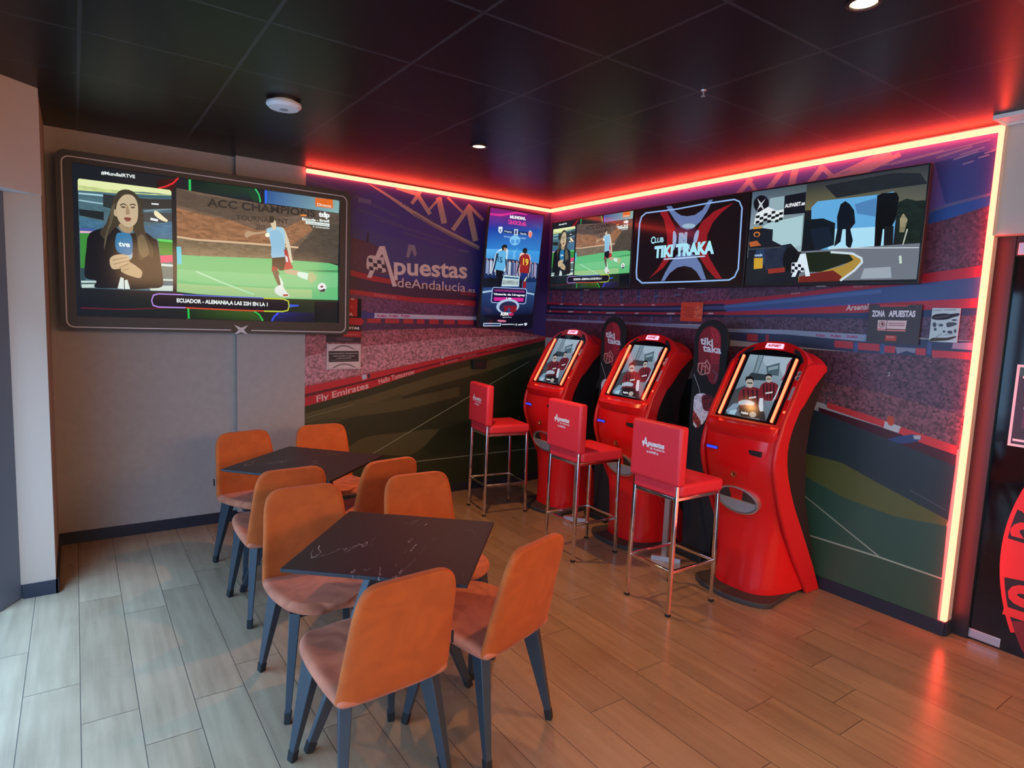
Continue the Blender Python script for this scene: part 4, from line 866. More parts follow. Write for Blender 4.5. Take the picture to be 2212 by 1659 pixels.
  (0,3,[119,155,232,157,230,100,118,99]),
  (0,4,[63,100,115,99,114,85,63,84]),
  (0,5,[119,93,230,96,230,85,118,84]),
  (0,6,[109,128,108,120,104,113,98,108,90,106,82,107,75,111,70,118,68,127,69,135,73,142,79,147,86,149,94,148,101,143,106,136]),
  (0,7,[104,128,104,121,101,115,96,112,90,110,84,111,78,115,74,120,72,127,73,133,76,139,81,143,87,145,93,144,99,140,103,134]),
  (0,8,[79,130,89,140,98,139,98,115,89,119]),
  (5,9,[126,133,222,135,126,138,222,140]),
  (5,9,[125,120,222,121,125,125,221,126]),
  (0,10,[116,55,181,56,182,19,116,19]),
  (9,11,[122,39,168,39,121,53],'Apuestas',0),
 ]),
 'paper': ([(0.6072,0.7827,0.7758,0),(0.0277,0.0223,0.0343,0),(0.0795,0.1074,0.1384,0),(0.0795,0.1124,0.15,0),(0.3454,0.4559,0.4793,0),(0.0753,0.0607,0.0395,0),(0.1921,0.2116,0.2159,0)],[
  (0,0,[0,220,160,220,160,0,0,0]),
  (1,1,[2,162,21,178,70,185,104,182,152,188,153,173,120,160,88,146,36,142,8,147]),
  (1,2,[91,125,123,130,147,124,142,112,114,100,94,99]),
  (0,3,[34,112,33,100,27,94,19,96,12,105,11,116,15,126,22,128,30,122]),
  (0,3,[73,109,71,103,63,100,54,100,48,105,47,112,52,117,61,118,69,115]),
  (0,3,[131,67,128,60,119,56,108,57,100,62,99,69,105,75,116,76,126,73]),
  (0,3,[91,69,89,64,84,61,78,62,73,65,73,70,76,75,82,76,88,73]),
  (0,3,[150,75,149,67,146,62,141,64,137,70,136,79,138,86,143,88,147,83]),
  (0,3,[39,81,38,75,33,71,26,72,22,77,21,84,24,90,30,91,36,88]),
  (0,3,[148,144,144,140,135,138,124,138,116,141,116,145,123,149,134,150,144,148]),
  (5,4,[8,199,55,202,7,206,54,209]),
  (5,4,[68,203,134,206,67,210,133,213]),
  (5,4,[41,29,75,50,38,35,72,56]),
  (5,4,[88,43,140,53,87,49,138,59]),
  (5,4,[36,121,52,95,40,125,57,99]),
  (1,5,[7,14,30,26,90,28,128,37,150,42,148,32,111,14,60,6,5,1]),
  (5,6,[17,153,102,169,16,157,101,173]),
 ]),
 'orange': ([(0.9,0.0694,0.0302,0),(0.4218,0.0355,0.0255,0),(0.9,0.1404,0.0778,0),(0.9,0.1227,0.0615,0.5)],[
  (0,0,[0,125,125,125,125,0,0,0]),
  (5,1,[18,88,78,85,18,93,78,90]),
  (5,1,[14,73,74,70,14,78,74,75]),
  (5,1,[30,58,71,56,30,63,70,61]),
  (5,1,[16,43,76,41,16,48,76,46]),
  (5,1,[27,28,73,27,27,33,72,32]),
  (5,2,[87,96,120,99,87,101,120,103]),
  (0,3,[80,93,118,98,119,16,83,21]),
 ]),
 'flag': ([(0.0347,0.0155,0.0265,0),(0.5273,0.0174,0.0217,0),(0.6512,0.5273,0.5273,0),(0.8664,0.5874,0.5874,0),(0.7907,0.243,0.243,0),(0.5569,0.0174,0.0265,0),(0.719,0.2076,0.2076,0),(0.0265,0.012,0.0174,0),(0.9,0.828,0.828,0),(0.471,0.0174,0.0265,0),(0.7907,0.3238,0.3238,0),(0.2249,0.1084,0.133,0)],[
  (0,0,[0,215,280,208,280,0,0,0]),
  (0,1,[0,360,248,359,246,216,0,219]),
  (0,2,[189,361,222,361,219,350,195,348]),
  (0,3,[175,221,189,243,201,243,210,217,201,217,195,234,183,217]),
  (9,4,[189,284,207,284,189,305],'A',0),
  (0,5,[0,206,280,203,305,175,280,146,0,148]),
  (9,6,[177,172,192,172,177,186],'e',0),
  (0,7,[0,146,280,144,280,97,0,99]),
  (9,8,[85,112,266,110,85,131],'APUESTAS',0.05),
  (0,9,[126,48,168,93,281,93,279,45]),
  (9,10,[144,65,249,63,144,75],'aupabet.es',0),
  (5,11,[76,35,210,34,76,38,210,36]),
  (5,11,[76,27,210,25,76,29,210,28]),
  (5,11,[76,18,210,16,76,21,210,19]),
 ]),
 'notice': ([(0.6512,0.5034,0.4741,0),(0.3934,0.2969,0.2754,0),(0.2162,0.1582,0.1507,0),(0.0378,0.0272,0.03,0),(0.719,0.6657,0.6311,0),(0.2249,0.1819,0.1819,0)],[
  (0,0,[0,220,270,220,270,0,0,0]),
  (4,1,[10,211,261,210,261,10,12,9,7,213,263,213,263,7,10,6]),
  (1,2,[39,167,73,196,131,211,189,198,232,166,207,176,166,192,131,198,91,189,56,170]),
  (1,2,[43,7,77,35,134,51,191,39,234,8,209,16,169,33,135,38,95,29,61,10]),
  (0,3,[13,159,253,160,254,66,16,62]),
  (9,4,[25,133,244,135,24,145],'La autoridad competente',0),
  (9,4,[52,111,219,112,52,122],'podrá prohibir la entrada',0),
  (9,4,[79,92,195,95,78,102],'y permanencia',0),
  (5,5,[35,75,239,78,35,78,239,81]),
 ]),
 'board': ([(0.2592,0.0112,0.0231,0),(0.4196,0.0186,0.034,0.4),(0.9,0.9,0.9,0),(0.7669,0.3005,0.2215,0),(0.4196,0.3692,0.3939,0),(0.1712,0.1418,0.1561,0),(0.9,0.8434,0.8434,0.5),(0.1561,0.0146,0.0231,0.9),(0.3225,0.0403,0.0231,0.8)],[
  (1,0,[39,649,64,732,123,770,188,752,225,697,230,564,222,392,168,370,112,450,62,464]),
  (0,1,[132,766,180,752,220,697,227,507,155,507]),
  (9,2,[55,642,164,632,51,694],'tiki',0.03),
  (9,2,[80,592,237,584,76,643],'taka',0.03),
  (4,3,[56,496,110,503,122,521,148,492,143,446,83,426,55,451,46,504,104,511,120,536,158,494,153,439,81,416,46,448]),
  (5,3,[86,435,88,486,107,475,76,436,80,500,112,482]),
  (5,3,[118,435,119,490,139,462,108,436,112,511,147,466]),
  (5,4,[14,420,71,318,84,271,144,268,20,422,77,319,89,277,144,274]),
  (5,5,[173,461,213,434,195,386,177,467,223,436,203,383]),
  (1,6,[38,259,93,289,143,281,182,214,157,123,112,62,74,123,38,154]),
  (1,7,[103,271,159,286,210,259,201,184,136,169,108,214]),
  (1,8,[35,154,74,123,111,77,81,31,42,62]),
  (0,2,[44,77,80,47,68,34,43,53]),
 ]),
}
# ================================================================== ROOM SHELL
H = 2.77
struct('floor', MB().box(-4.36, .42, -8.6, .16, -.06, 0), MT['floor'], 'oak plank floor running the length of the room', 'floor')
struct('ceiling', MB().box(-4.6, .42, -8.6, .16, H, H + .08), MT['ceiling'], 'black tiled ceiling with a thin square grid', 'ceiling')
struct('wall_left', MB().box(-4.08, -2.944, .06, .16, 0, H).box(-2.944, -2.434, 0, .16, 0, H), MT['grey_wall'], 'grey beige wall behind the big framed television', 'wall')
wb = MB().box(-2.434, 0.0, .002, .16, 0, H); struct('wall_back', wb, MT['skirting'], 'wall carrying the stadium mural beside the grey wall', 'wall')
struct('wall_right', MB().box(.002, .12, -3.75, .16, 0, H).box(.002, .12, -8.6, -3.75, 2.205, H).box(.002, .12, -8.6, -5.4, 0, 2.205), MT['beige_wall'], 'beige wall behind the betting terminals and above the dark door', 'wall')
mu = picture('mural', 'back', MT['mural'], None, (0, .001, 0), (1, 0, 0), (0, 0, 1)); tag(mu, 'printed stadium mural with large white logo on the back wall', 'mural')
mu2 = picture('mural', 'right', MT['mural'], None, (.001, 0, 0), (0, -1, 0), (0, 0, 1)); tag(mu2, 'printed stadium mural with pitch behind the red betting terminals', 'mural')
# left end of the room: post, bulkhead, glazed front
struct('wall_side', MB().box(-4.75, -4.075, -.79, .16, .08, H), MT['pale_wall'], 'pale grey wall post beside the glazed front', 'wall')
bh = [(-4.071, -.80), (-4.075, -.792), (-4.6, -.792), (-4.6, -8.6), (-4.30, -8.6), (-4.30, -1.0), (-4.215, -.93)]
struct('trim_1', MB().prism([(x, y, 2.222) for x, y in bh][::-1], (0, 0, H - 2.222)), MT['beige_wall'], 'beige bulkhead over the glazed front on the left', 'bulkhead')
struct('wall_rear', MB().box(-4.6, .42, -8.7, -8.6, 0, H), MT['beige_wall'], 'beige wall closing the room behind the viewpoint', 'wall')
struct('baseboard_left', MB().box(-4.075, -2.956, .046, .06, 0, .08).box(-2.956, -2.434, -.012, 0, 0, .08).box(-2.956, -2.944, -.012, .06, 0, .08), MT['skirting'], 'dark navy baseboard along the grey left wall', 'baseboard')
struct('baseboard_back', MB().box(-2.434, -.012, -.012, 0, 0, .08), MT['skirting'], 'dark baseboard under the back wall mural', 'baseboard')
struct('baseboard_right', MB().box(-.012, .002, -3.752, .0, 0, .08).box(.002, .10, -3.762, -3.75, 0, .08), MT['skirting'], 'dark navy baseboard under the right wall mural', 'baseboard')
struct('baseboard_side', MB().box(-4.226, -4.066, -.802, -.788, 0, .08).box(-4.076, -4.063, -.802, .05, 0, .08), MT['skirting'], 'dark baseboard round the pale post', 'baseboard')
# glazed front
w = tag(bpy.data.objects.new('window_1', None), 'glazed shop front with dark frame at the far left', 'window', kind='structure'); COL.objects.link(w)
fr = MB()
fr.loft([[(-4.227, -.779, z), (-4.314, -.925, z), (-4.42, -.925, z), (-4.42, -.779, z)] for z in (0, 2.222)])
for y in (-2.6, -4.4, -6.2, -8.5): fr.box(-4.42, -4.335, y - .035, y + .035, 0, 2.222)
fr.box(-4.42, -4.335, -8.55, -.92, 0, .07).box(-4.42, -4.335, -8.55, -.92, 2.16, 2.222)
fr.build('window_frame', MT['frame_paint'], w, .004)
for a, b in ((-2.565, -.93), (-4.365, -2.635), (-6.165, -4.435), (-8.465, -6.235)):
    MB().box(-4.383, -4.375, a, b, .07, 2.16).build('pane', MT['glass'], w)
tag(MB().box(-12, -4.36, -12, 1, -.09, -.03).build('pavement', MT['pavement']), 'pale pavement outside the glazed front', 'pavement', kind='structure')

# dark glass door at the right
d = tag(bpy.data.objects.new('door_1', None), 'dark glass double door right of the red neon edge', 'door', kind='structure'); COL.objects.link(d)
MB().box(.085, .16, -3.835, -3.748, 0, 2.206).box(.085, .16, -5.4, -3.835, 2.10, 2.204).box(.085, .16, -5.4, -5.33, 0, 2.1).build('door_frame', MT['black'], d, .003)
MB().box(.106, .118, -5.33, -3.835, .001, 2.10).build('glass_leaf', MT['black_gloss'], d)
MB().box(.098, .125, -3.98, -3.772, .012, .062).build('floor_hinge', MT['steel'], d, .002)
MB().box(.080, .105, -5.2, -3.845, 2.105, 2.17).build('top_rail', MT['steel'], d, .004)
hd = MB().tube((.05, -3.97, 2.03), (.05, -3.97, 1.72), .012); hd.tube((.05, -3.97, 2.0), (.105, -3.97, 2.0), .008).tube((.05, -3.97, 1.75), (.105, -3.97, 1.75), .008); hd.build('handle', MT['black'], d, smooth=40)
# half of a roulette wheel stuck on the glass
wh = MB(); cy, cz, Rw = -5.02, .54, 1.09
def ringseg(r0, r1, a0, a1, x, mi, n=8):
    vs = []; 
    for i in range(n + 1):
        a = a0 + (a1 - a0) * i / n
        for r in (r0, r1): vs.append((x, cy + r * math.cos(a), max(.03, cz + r * math.sin(a))))
    wh.add(vs, [(2 * i, 2 * i + 1, 2 * i + 3, 2 * i + 2) for i in range(n)], mi)
ang = [-.56, -.345, -.130, .07, .226, .42, .62, .82, 1.0]
ringseg(Rw - .02, Rw, -.40, 1.0, .1055, 0, 30)
for i in range(len(ang) - 1): ringseg(Rw - .34, Rw - .02, ang[i], ang[i + 1], .1053, [2, 1, 0, 1, 0, 1, 0, 1][i])
ringseg(Rw - .42, Rw - .34, -.45, 1.0, .1052, 2, 24)
def door_digits(t, u, v, h, wdt, lean):
    tv, tf = text_geo(t, .06)
    # lettering lies on its side: it reads from the bottom up
    vs = [(.1048, -(u + (1 - b) * h - lean * a), v + a * wdt) for a, b in tv]; wh.add(vs, tf, 0)
door_digits('10', 3.975, .20, .13, .19, -.02); door_digits('24', 3.955, .63, .13, .19, -.05)
st = wh.build('roulette_sticker', [mat('red_sticker', (.80, .03, .03), .5), mat('black_sticker', (.02, .012, .014), .5), mat('dark_red_sticker', (.22, .015, .02), .5)], None); tag(st, 'red and black roulette wheel sticker on the dark glass door', 'sticker')
# poster on the glass
p = thing('poster', 'white bordered dark poster on the dark glass door', 'poster', (.104, -3.90, 1.11))
MB().box(-.004, 0, -.31, 0, 0, .43).build('border', MT['white_print'], p)
pm = MB().box(-.0052, -.004, -.297, -.013, .013, .417, 0).box(-.0056, -.0052, -.297, -.013, .37, .417, 1)
for z, a, b in ((.36, -.12, -.03), (.24, -.15, -.06), (.20, -.20, -.05), (.12, -.18, -.07), (.028, -.20, -.02)): pm.box(-.0058, -.0052, a, b, z, z + .012, 2)
pm.box(-.0056, -.0052, -.2, -.05, .1, .3, 3)
pm.build('sheet', [mat('poster_dark', (.04, .02, .03), .4), mat('poster_green', (.03, .10, .07), .4), MT['white_print'], mat('poster_plum', (.12, .04, .08), .4)], p)

# ================================================================== CEILING FIXTURES
def downlight(x, y, label, power):
    t = thing('downlight', label, 'downlight', (x, y, H))
    MB().lathe([(.055, 0), (.055, -.006), (.043, -.008), (.041, -.001)], n=28).build('trim_ring', MT['black'], t, smooth=40)
    MB().lathe([(.0005, -.003), (.042, -.003)], n=28).build('lens', MT['lamp'], t)
    l = bpy.data.lights.new('downlight_beam', 'SPOT'); l.energy = power; l.color = (1, .46, .15); l.spot_size = R(105); l.spot_blend = .8; l.shadow_soft_size = .04
    o = bpy.data.objects.new('downlight_beam', l); COL.objects.link(o); o.location = (x, y, H - .02)
    return t
downlight(-1.765, -1.478, 'small round warm downlight in ceiling above the far stool', 130)
downlight(-1.76, -3.90, 'round warm downlight at the top edge above the near stools', 80)
downlight(-2.75, -5.35, 'unseen round warm downlight added over the viewpoint', 80)  # out of view, added to light the chair backs and near floor
downlight(-1.30, -6.0, 'unseen round warm downlight added behind the viewpoint', 80)  # second added lamp, also out of view
t = thing('smoke_detector', 'round white smoke detector on the black ceiling', 'smoke detector', (-3.0, -1.503, H))
MB().lathe([(.06, 0), (.06, -.012), (.088, -.014), (.09, -.026), (.075, -.04), (.03, -.044), (.0005, -.044)], n=32).build('body', MT['white_plastic'], t, smooth=35)
MB().lathe([(.024, -.0435), (.022, -.047), (.0005, -.047)], n=20).build('sensor', MT['grey_plastic'], t, smooth=35)
t = thing('sprinkler', 'tiny ceiling sprinkler between the black tiles', 'sprinkler', (-1.499, -3.043, H))
MB().lathe([(.014, 0), (.012, -.004), (.004, -.006), (.004, -.026)], n=12).build('stem', MT['steel'], t, smooth=35); MB().lathe([(.011, -.026), (.011, -.028)], n=12).build('deflector', MT['steel'], t)
t = thing('ceiling_vent', 'white slotted ceiling vent by the top right corner', 'vent', (0, 0, H))
MB().box(-.18, -.165, -4.55, -3.755, -.022, 0).box(-.03, -.015, -4.55, -3.755, -.022, 0).box(-.165, -.03, -3.77, -3.755, -.022, 0).box(-.165, -.03, -4.55, -4.535, -.022, 0).build('vent_frame', MT['white_plastic'], t, .002)
for i in range(7): MB().box(-.165 + i * .019 + .004, -.165 + i * .019 + .014, -4.535, -3.77, -.014, -.004).build('slat', MT['white_plastic'], t)
MB().box(-.165, -.03, -4.535, -3.77, -.002, 0).build('backing', MT['black'], t)

# ================================================================== RED NEON EDGES
for nm, lab, b in (('back', 'red neon strip along the top of the back mural', (-2.434, -.005, -.030, -.002, 2.728, 2.756)),
                   ('right', 'red neon strip along the top of the right mural', (-.030, -.002, -3.735, -.03, 2.728, 2.756)),
                   ('edge', 'upright red neon strip at the right end of the mural', (-.029, -.003, -3.762, -3.735, .095, 2.756))):
    o = MB().box(*b).build('neon_strip', MT['led'], None); tag(o, lab, 'neon strip', 'red neon edging')

struct('neon_shield', MB().box(-.032, .002, -3.7665, -3.7635, 2.2, H), MT['beige_wall'], 'slim beige lip added to keep the upright neon off the lintel', 'trim')  # added to shield the wall over the door from the neon's red

# ================================================================== SCREENS
# big framed television
t = thing('television', 'big television in a black frame with a thin silver border', 'television', (-3.066, 0, 2.04))
MB().box(-.78, .78, -.085, -.03, -.45, .46).build('housing', MT['black'], t, .01); MB().box(-.40, .10, -.03, .058, -.2, .2).build('wall_bracket', MT['matte_black'], t)
fw, fh, fz = .953, .567, .003
fr = MB(); ring = []
def rrect(w, h, r, y, n=6, cz=0.0):
    o = []
    for sx, sz, a0 in ((1, -1, -90), (1, 1, 0), (-1, 1, 90), (-1, -1, 180)):
        for i in range(n + 1):
            a = R(a0 + 90 * i / n); o.append((sx * (w - r) + r * math.cos(a), y, cz + sz * (h - r) + r * math.sin(a)))
    return o
outer0, outer1 = rrect(fw, fh, .05, -.078, cz=fz), rrect(fw, fh, .05, -.112, cz=fz); in1, in0 = rrect(.868, .484, .012, -.112, cz=.012), rrect(.868, .484, .012, -.09, cz=.012)
fr.loft([outer0, outer1, in1, in0], cap=False); fr.build('frame', MT['frame'], t, smooth=30)
def zshift(z): return z
bl = MB(); a_, b_ = rrect(.925, .54, .045, -.1130, cz=-.006), rrect(.918, .533, .040, -.1130, cz=-.006)
n = len(a_)
gap = lambda i: False
for i in range(n):
    j = (i + 1) % n
    if a_[i][2] < -.5 and a_[j][2] < -.5 and abs(a_[i][0]) > .8 and abs(a_[j][0]) > .8 and a_[i][0] * a_[j][0] < 0:
        xs, xe = sorted((a_[i][0], a_[j][0])); z0, z1 = a_[i][2], b_[i][2]
        for x0, x1 in ((xs, .06), (.20, xe)): bl.add([(x0, -.113, z0), (x1, -.113, z0), (x1, -.113, z1), (x0, -.113, z1)], [(0, 1, 2, 3)])
    else: bl.add([a_[i], a_[j], b_[j], b_[i]], [(0, 1, 2, 3)])
bl.build('border_line', MT['silver_line'], t)
em = MB(); ec = (.13, -.1135, -.54)
star = []
for k in range(4):
    a = math.pi / 4 + k * math.pi / 2; star.append((ec[0] + .062 * math.cos(a) * 1.15, ec[1], ec[2] + .052 * math.sin(a))); a2 = a + math.pi / 4
    star.append((ec[0] + .018 * math.cos(a2), ec[1], ec[2] + .016 * math.sin(a2)))
em.add(star, [tuple(range(8))]); em.build('emblem', MT['silver_line'], t)
picture('screen', 'tv', MT['screen'], t, (-.868, -.0915, -.472), (1, 0, 0), (0, 0, 1), 1.736 / 1.66, .968 / .94)

# three televisions in a row on the right wall
def wall_tv(y0, y1, art, label, aw, ah):
    t = thing('television', label, 'television', (0, (y0 + y1) / 2, 2.275), 0, 'televisions above the betting terminals'); w = (y0 - y1) / 2 - .003
    MB().box(-.13, -.085, -w, w, -.325, .325).build('bezel', MT['black'], t, .004)
    MB().box(-.085, -.05, -w * .7, w * .7, -.2, .2).box(-.05, -.003, -.12, .12, -.12, .12).build('wall_bracket', MT['matte_black'], t)
    picture('screen', art, MT['screen'], t, (-.1305, w - .01, -.312), (0, -1, 0), (0, 0, 1), (2 * w - .02) / aw, .627 / ah)
    MB().box(-.134, -.12, -.03, .03, -.332, -.325).build('logo_badge', MT['grey_plastic'], t)
    return t
wall_tv(-.190, -1.285, 'tv', 'wall television showing the same football broadcast, nearest the corner', 1.66, .94)
wall_tv(-1.285, -2.375, 'club', 'middle wall television showing a red and blue X emblem', 1.06, .62)
wall_tv(-2.375, -3.482, 'race', 'wall television showing a racing car and track, nearest the door', 1.06, .62)
# portrait signage screen leaning forward
t = thing('signage_screen', 'upright advertising screen with two footballers by the room corner', 'screen', (-.56, -.02, 1.585)); t.rotation_euler = (R(7), 0, 0)
MB().box(-.312, .312, -.075, -.035, -.01, 1.085).build('bezel', MT['black'], t, .004)
MB().box(-.16, .16, -.036, .050, .28, .62).build('wall_bracket', MT['matte_black'], t)
picture('screen', 'signage', MT['screen'], t, (-.302, -.0755, 0), (1, 0, 0), (0, 0, 1), .604 / .60, 1.075 / 1.06)

# ================================================================== SIGNS AND PAPERS
def sheet(name, label, cat, art, m, O, U, aw, ah, w, h, thick=.002):
    t = thing(name, label, cat, O); U = Vector(U); Nn = U.cross(Vector((0, 0, 1)))
    b = MB(); a = [Vector((0, 0, 0)), U * w, U * w + Vector((0, 0, h)), Vector((0, 0, h))]
    b.prism([p - Nn * 0.0 for p in a], Nn * thick); b.build('board', MT['white_plastic'] if cat != 'sign' else MT['matte_black'], t)
    picture('print', art, MT['print'], t, Nn * (thick + .0002), U, (0, 0, 1), w / aw, h / ah)
    return t
sheet('notice', 'white paper notice with grey figures by the upright neon', 'notice', 'paper', None, (-.012, -3.517, 1.638), (0, -1, 0), .16, .22, .138, .187)
sheet('sign', 'dark grey betting zone sign with white heading', 'sign', 'zone', None, (-.012, -3.179, 1.613), (0, -1, 0), .31, .26, .288, .228, .006)
sheet('paper_sheet', 'square orange sheet taped under the middle wall television', 'paper', 'orange', None, (-.012, -1.742, 1.70), (0, -1, 0), .125, .125, .209, .147)
sheet('sign', 'red and black age sign half hidden behind the big television', 'sign', 'flag', None, (-2.264, -.012, 1.409), (1, 0, 0), .28, .36, .29, .365, .004)
sheet('notice', 'pale framed notice under the big television corner', 'notice', 'notice', None, (-2.262, -.012, 1.188), (1, 0, 0), .27, .22, .29, .208)
t = thing('socket_box', 'small black box on the mural above the pitch', 'socket box', (-.80, -.012, 1.215))
MB().box(-.075, .075, -.03, 0, -.043, .043).build('cover', MT['matte_black'], t, .004); MB().box(-.05, .05, -.033, -.03, -.028, .028).build('lid', MT['black'], t, .002)

# ================================================================== BETTING TERMINALS
def P(dd, ww, z): return (-dd, -ww, z)
RF = [(0, .165), (.076, .214), (.239, .336), (.458, .473), (.60, .545), (.711, .59), (.80, .625), (.866, .642), (.92, .642), (.99, .631), (1.06, .607), (1.144, .577), (1.288, .492), (1.40, .428), (1.445, .40), (1.468, .375)]
RB = [(1.475, .31), (1.472, .22), (1.455, .165), (1.41, .192), (1.316, .31), (1.25, .37), (1.19, .425), (1.12, .465), (1.06, .495), (1.0, .512), (.946, .517), (.87, .508), (.79, .484), (.69, .438), (.588, .381), (.397, .255), (.169, .108), (0, .012)]
def terminal(cy, label, first=None):
    t = thing('betting_terminal', label, 'betting terminal', (0, cy, 0), 0, 'betting terminals along the right wall')
    for s in (-1, 1):
        m = MB(); prof = [(b, a) for a, b in RF + RB]; w0, w1 = .240 * s, .268 * s
        m.loft([[P(dd, w0, z) for dd, z in prof], [P(dd, w1, z) for dd, z in prof]]); m.build('side_rail', MT['red_rail'], t, .010)
    # column and belly
    rows = [(1.10, .60, .585), (1.09, .655, .602), (1.065, .678, .61), (1.035, .668, .605), (1.005, .645, .60), (.9, .66, .605), (.8, .65, .58), (.7, .62, .545), (.6, .592, .475), (.5, .572, .405), (.4, .562, .335), (.3, .556, .265), (.2, .556, .185), (.1, .56, .13), (.03, .565, .09)]
    m = MB(); n = 24; rings = []
    for z, dc, ds in rows:
        p_ = 2.0 + max(0, (.75 - z)) * 1.6
        rings.append([P(ds + (dc - ds) * max(0, 1 - abs(wq) ** p_) ** (1 / p_), wq * .248, z) for wq in [math.sin(math.pi / 2 * (-1 + 2 * i / n)) for i in range(n + 1)]])
    m.loft(rings[::-1], cap=False, closed=False); m.build('front_shell', MT['red_gloss'], t, smooth=30)
    # tilted head
    e = Vector((-.50, 0, .866)); nn = Vector((.866, 0, .50)); O = Vector((.588, 0, 1.10))
    def T(w, s, k=0): v = O + e * s + nn * k; return P(v.x, w, v.z)
    def arch(w, s0, s1, s2, k, n=18):
        return [T(-w, s0, k), T(w, s0, k)] + [T(w * math.cos(a), s1 + (s2 - s1) * math.sin(a), k) for a in [math.pi * i / n for i in range(n + 1)]]
    m = MB(); rear = [P(.25, -.264, 1.38), P(.25, .264, 1.38)] + [P(.168, .264 * math.cos(a), 1.425 + .125 * math.sin(a)) for a in [math.pi * i / 18 for i in range(19)]]
    m.loft([rear, arch(.264, .20, .405, .572, -.11), arch(.264, .0, .41, .576, -.018), arch(.256, -.01, .408, .570, 0)])
    m.build('head', MT['red_gloss'], t, smooth=30)
    MB().loft([arch(.212, .012, .44, .505, k) for k in (-.004, .004)]).build('glass_panel', MT['black_gloss'], t)
    su = Vector((0, -1, 0)); V3 = Vector((-e.x, 0, e.z)); a0 = Vector(T(-.146, .025, .0046))
    picture('screen', 'term', MT['screen_s'], t, a0, su, V3, .292 / .30, .435 / .46)
    for s in (-1, 1):
        m = MB(); m.bar(T(s * .183, .02, .008), T(s * .183, .452, .008), .017, .012); m.build('light_bar', MT['strip'], t, .003)
        m = MB(); m.add([T(s * .10 + x * s, q, .0012) for x, q in ((.04, .525), (.075, .508), (.115, .462), (.128, .43), (.112, .425), (.085, .468), (.04, .497))], [tuple(range(7)) if s > 0 else tuple(range(6, -1, -1))]); m.build('speaker_slot', MT['matte_black'], t)
    tp = MB(); tp.prism([T(x, q, 0) for x, q in ((-.062, .517), (.062, .517), (.058, .551), (-.058, .551))], Vector(P(nn.x * .008, 0, nn.z * .008))); tp = tp.build('topper', MT['topper'], t, .003)
    tv, tf = text_geo('AUPABET', .05); m = MB(); m.add([T(-.045 + a * .09, .525 + b * .018, .009) for a, b in tv], tf); m.build('lettering', MT['red_gloss'], tp)
    # card slot, note acceptor, lock, tray
    m = MB(); m.box(-.015, .012, -.045, .045, -.011, .011); o = m.build('note_acceptor', MT['black'], t, .004); o.location = P(.640, -.165, .915)
    m = MB(); m.box(-.016, -.013, -.040, .040, -.008, .008); l = m.build('lit_slot', MT['blue_led'], o)
    m = MB(); m.box(-.012, .012, -.042, .042, -.016, .016); o = m.build('card_reader', MT['matte_black'], t, .005); o.location = P(.640, .135, .93)
    Mx = Matrix.Rotation(R(-90), 4, 'Y')
    MB().lathe([(.020, -.01), (.020, .004), (.014, .005), (.012, .002), (.0005, .002)], n=20, Mx=Mx).build('lock', MT['brass'], t, smooth=35).location = P(.643, 0, .775)
    tr = MB(); tilt = Matrix.Rotation(R(-15), 4, 'Y') @ Mx; Sx = Matrix.Diagonal((.60, 1, 1, 1))
    tr.lathe([(.150, -.02), (.152, .012), (.138, .014), (.134, .0)], n=40, Mx=tilt @ Sx); o = tr.build('coin_tray', MT['steel'], t, smooth=30); o.location = P(.594, .01, .61)
    MB().lathe([(.136, .0), (.0005, -.002)], n=40, Mx=tilt @ Sx).build('tray_well', MT['matte_black'], o)
    lipv = []; 
    m = MB(); half = [(.134 * math.cos(a), .134 * math.sin(a)) for a in [math.pi + math.pi * i / 20 for i in range(21)]]
    ring = [tuple((tilt @ Sx) @ Vector((y_, x_, .0))) for x_, y_ in half]; ring2 = [tuple((tilt @ Sx) @ Vector((y_ * .96, x_ * .96, .012))) for x_, y_ in half]
    m.loft([ring, ring2]); m.build('tray_lip', MT['grey_plastic'], o, smooth=40)
    # keypad strip on the right of the head
    m = MB(); m.lathe([(.013, 0), (.016, .004), (.011, .005), (.010, .001)], n=16).lathe([(.016, 0), (.020, .004), (.014, .005), (.012, .001)], c=(0, -.030, 0), n=16)
    o = m.build('contactless_pad', MT['steel'], t, smooth=35); Bm = Matrix((tuple(Vector((0, -V3.x, 0))), (-1, 0, 0), (0, V3.z, 0))).to_4x4()
    X, Y, Z = Vector((0, -1, 0)), V3, Vector((-nn.x, 0, nn.z)); Mw = Matrix(((X.x, Y.x, Z.x), (X.y, Y.y, Z.y), (X.z, Y.z, Z.z))).to_4x4()
    o.matrix_local = Matrix.Translation(Vector(T(.232, .36, .001))) @ Mw
    MB().box(-.010, .010, -.045, .045, 0, .002).build('label_plate', MT['grey_plastic'], t).matrix_local = Matrix.Translation(Vector(T(.232, .225, .001))) @ Mw
    MB().lathe([(.008, 0), (.006, .004), (.0005, .005)], n=10).build('indicator', MT['spark'], t).matrix_local = Matrix.Translation(Vector(T(.232, .10, .001))) @ Mw
    # black rear body and plinth
    m = MB(); prof = [(.02, .04), (.05, .04), (.20, .30), (.33, .56), (.42, .76), (.46, .95), (.44, 1.08), (.36, 1.22), (.25, 1.34), (.16, 1.43), (.06, 1.43), (.20, 1.12), (.22, .9), (.18, .6), (.04, .25)]
    m.loft([[P(dd, -.208, z) for dd, z in prof], [P(dd, .208, z) for dd, z in prof]]); m.build('rear_cabinet', MT['matte_black'], t)
    m = MB(); arc = [(.555 + .135 * math.cos(a), .275 * math.sin(a)) for a in [-math.pi / 2 + math.pi * i / 20 for i in range(21)]] + [(.07, .205), (.07, -.205)]
    m.loft([[P(dd, ww, z) for dd, ww in arc] for z in (0.0, .032)]); m.build('plinth', MT['plinth'], t, .006)
    return t
T1 = terminal(-.81, 'red betting terminal nearest the room corner')
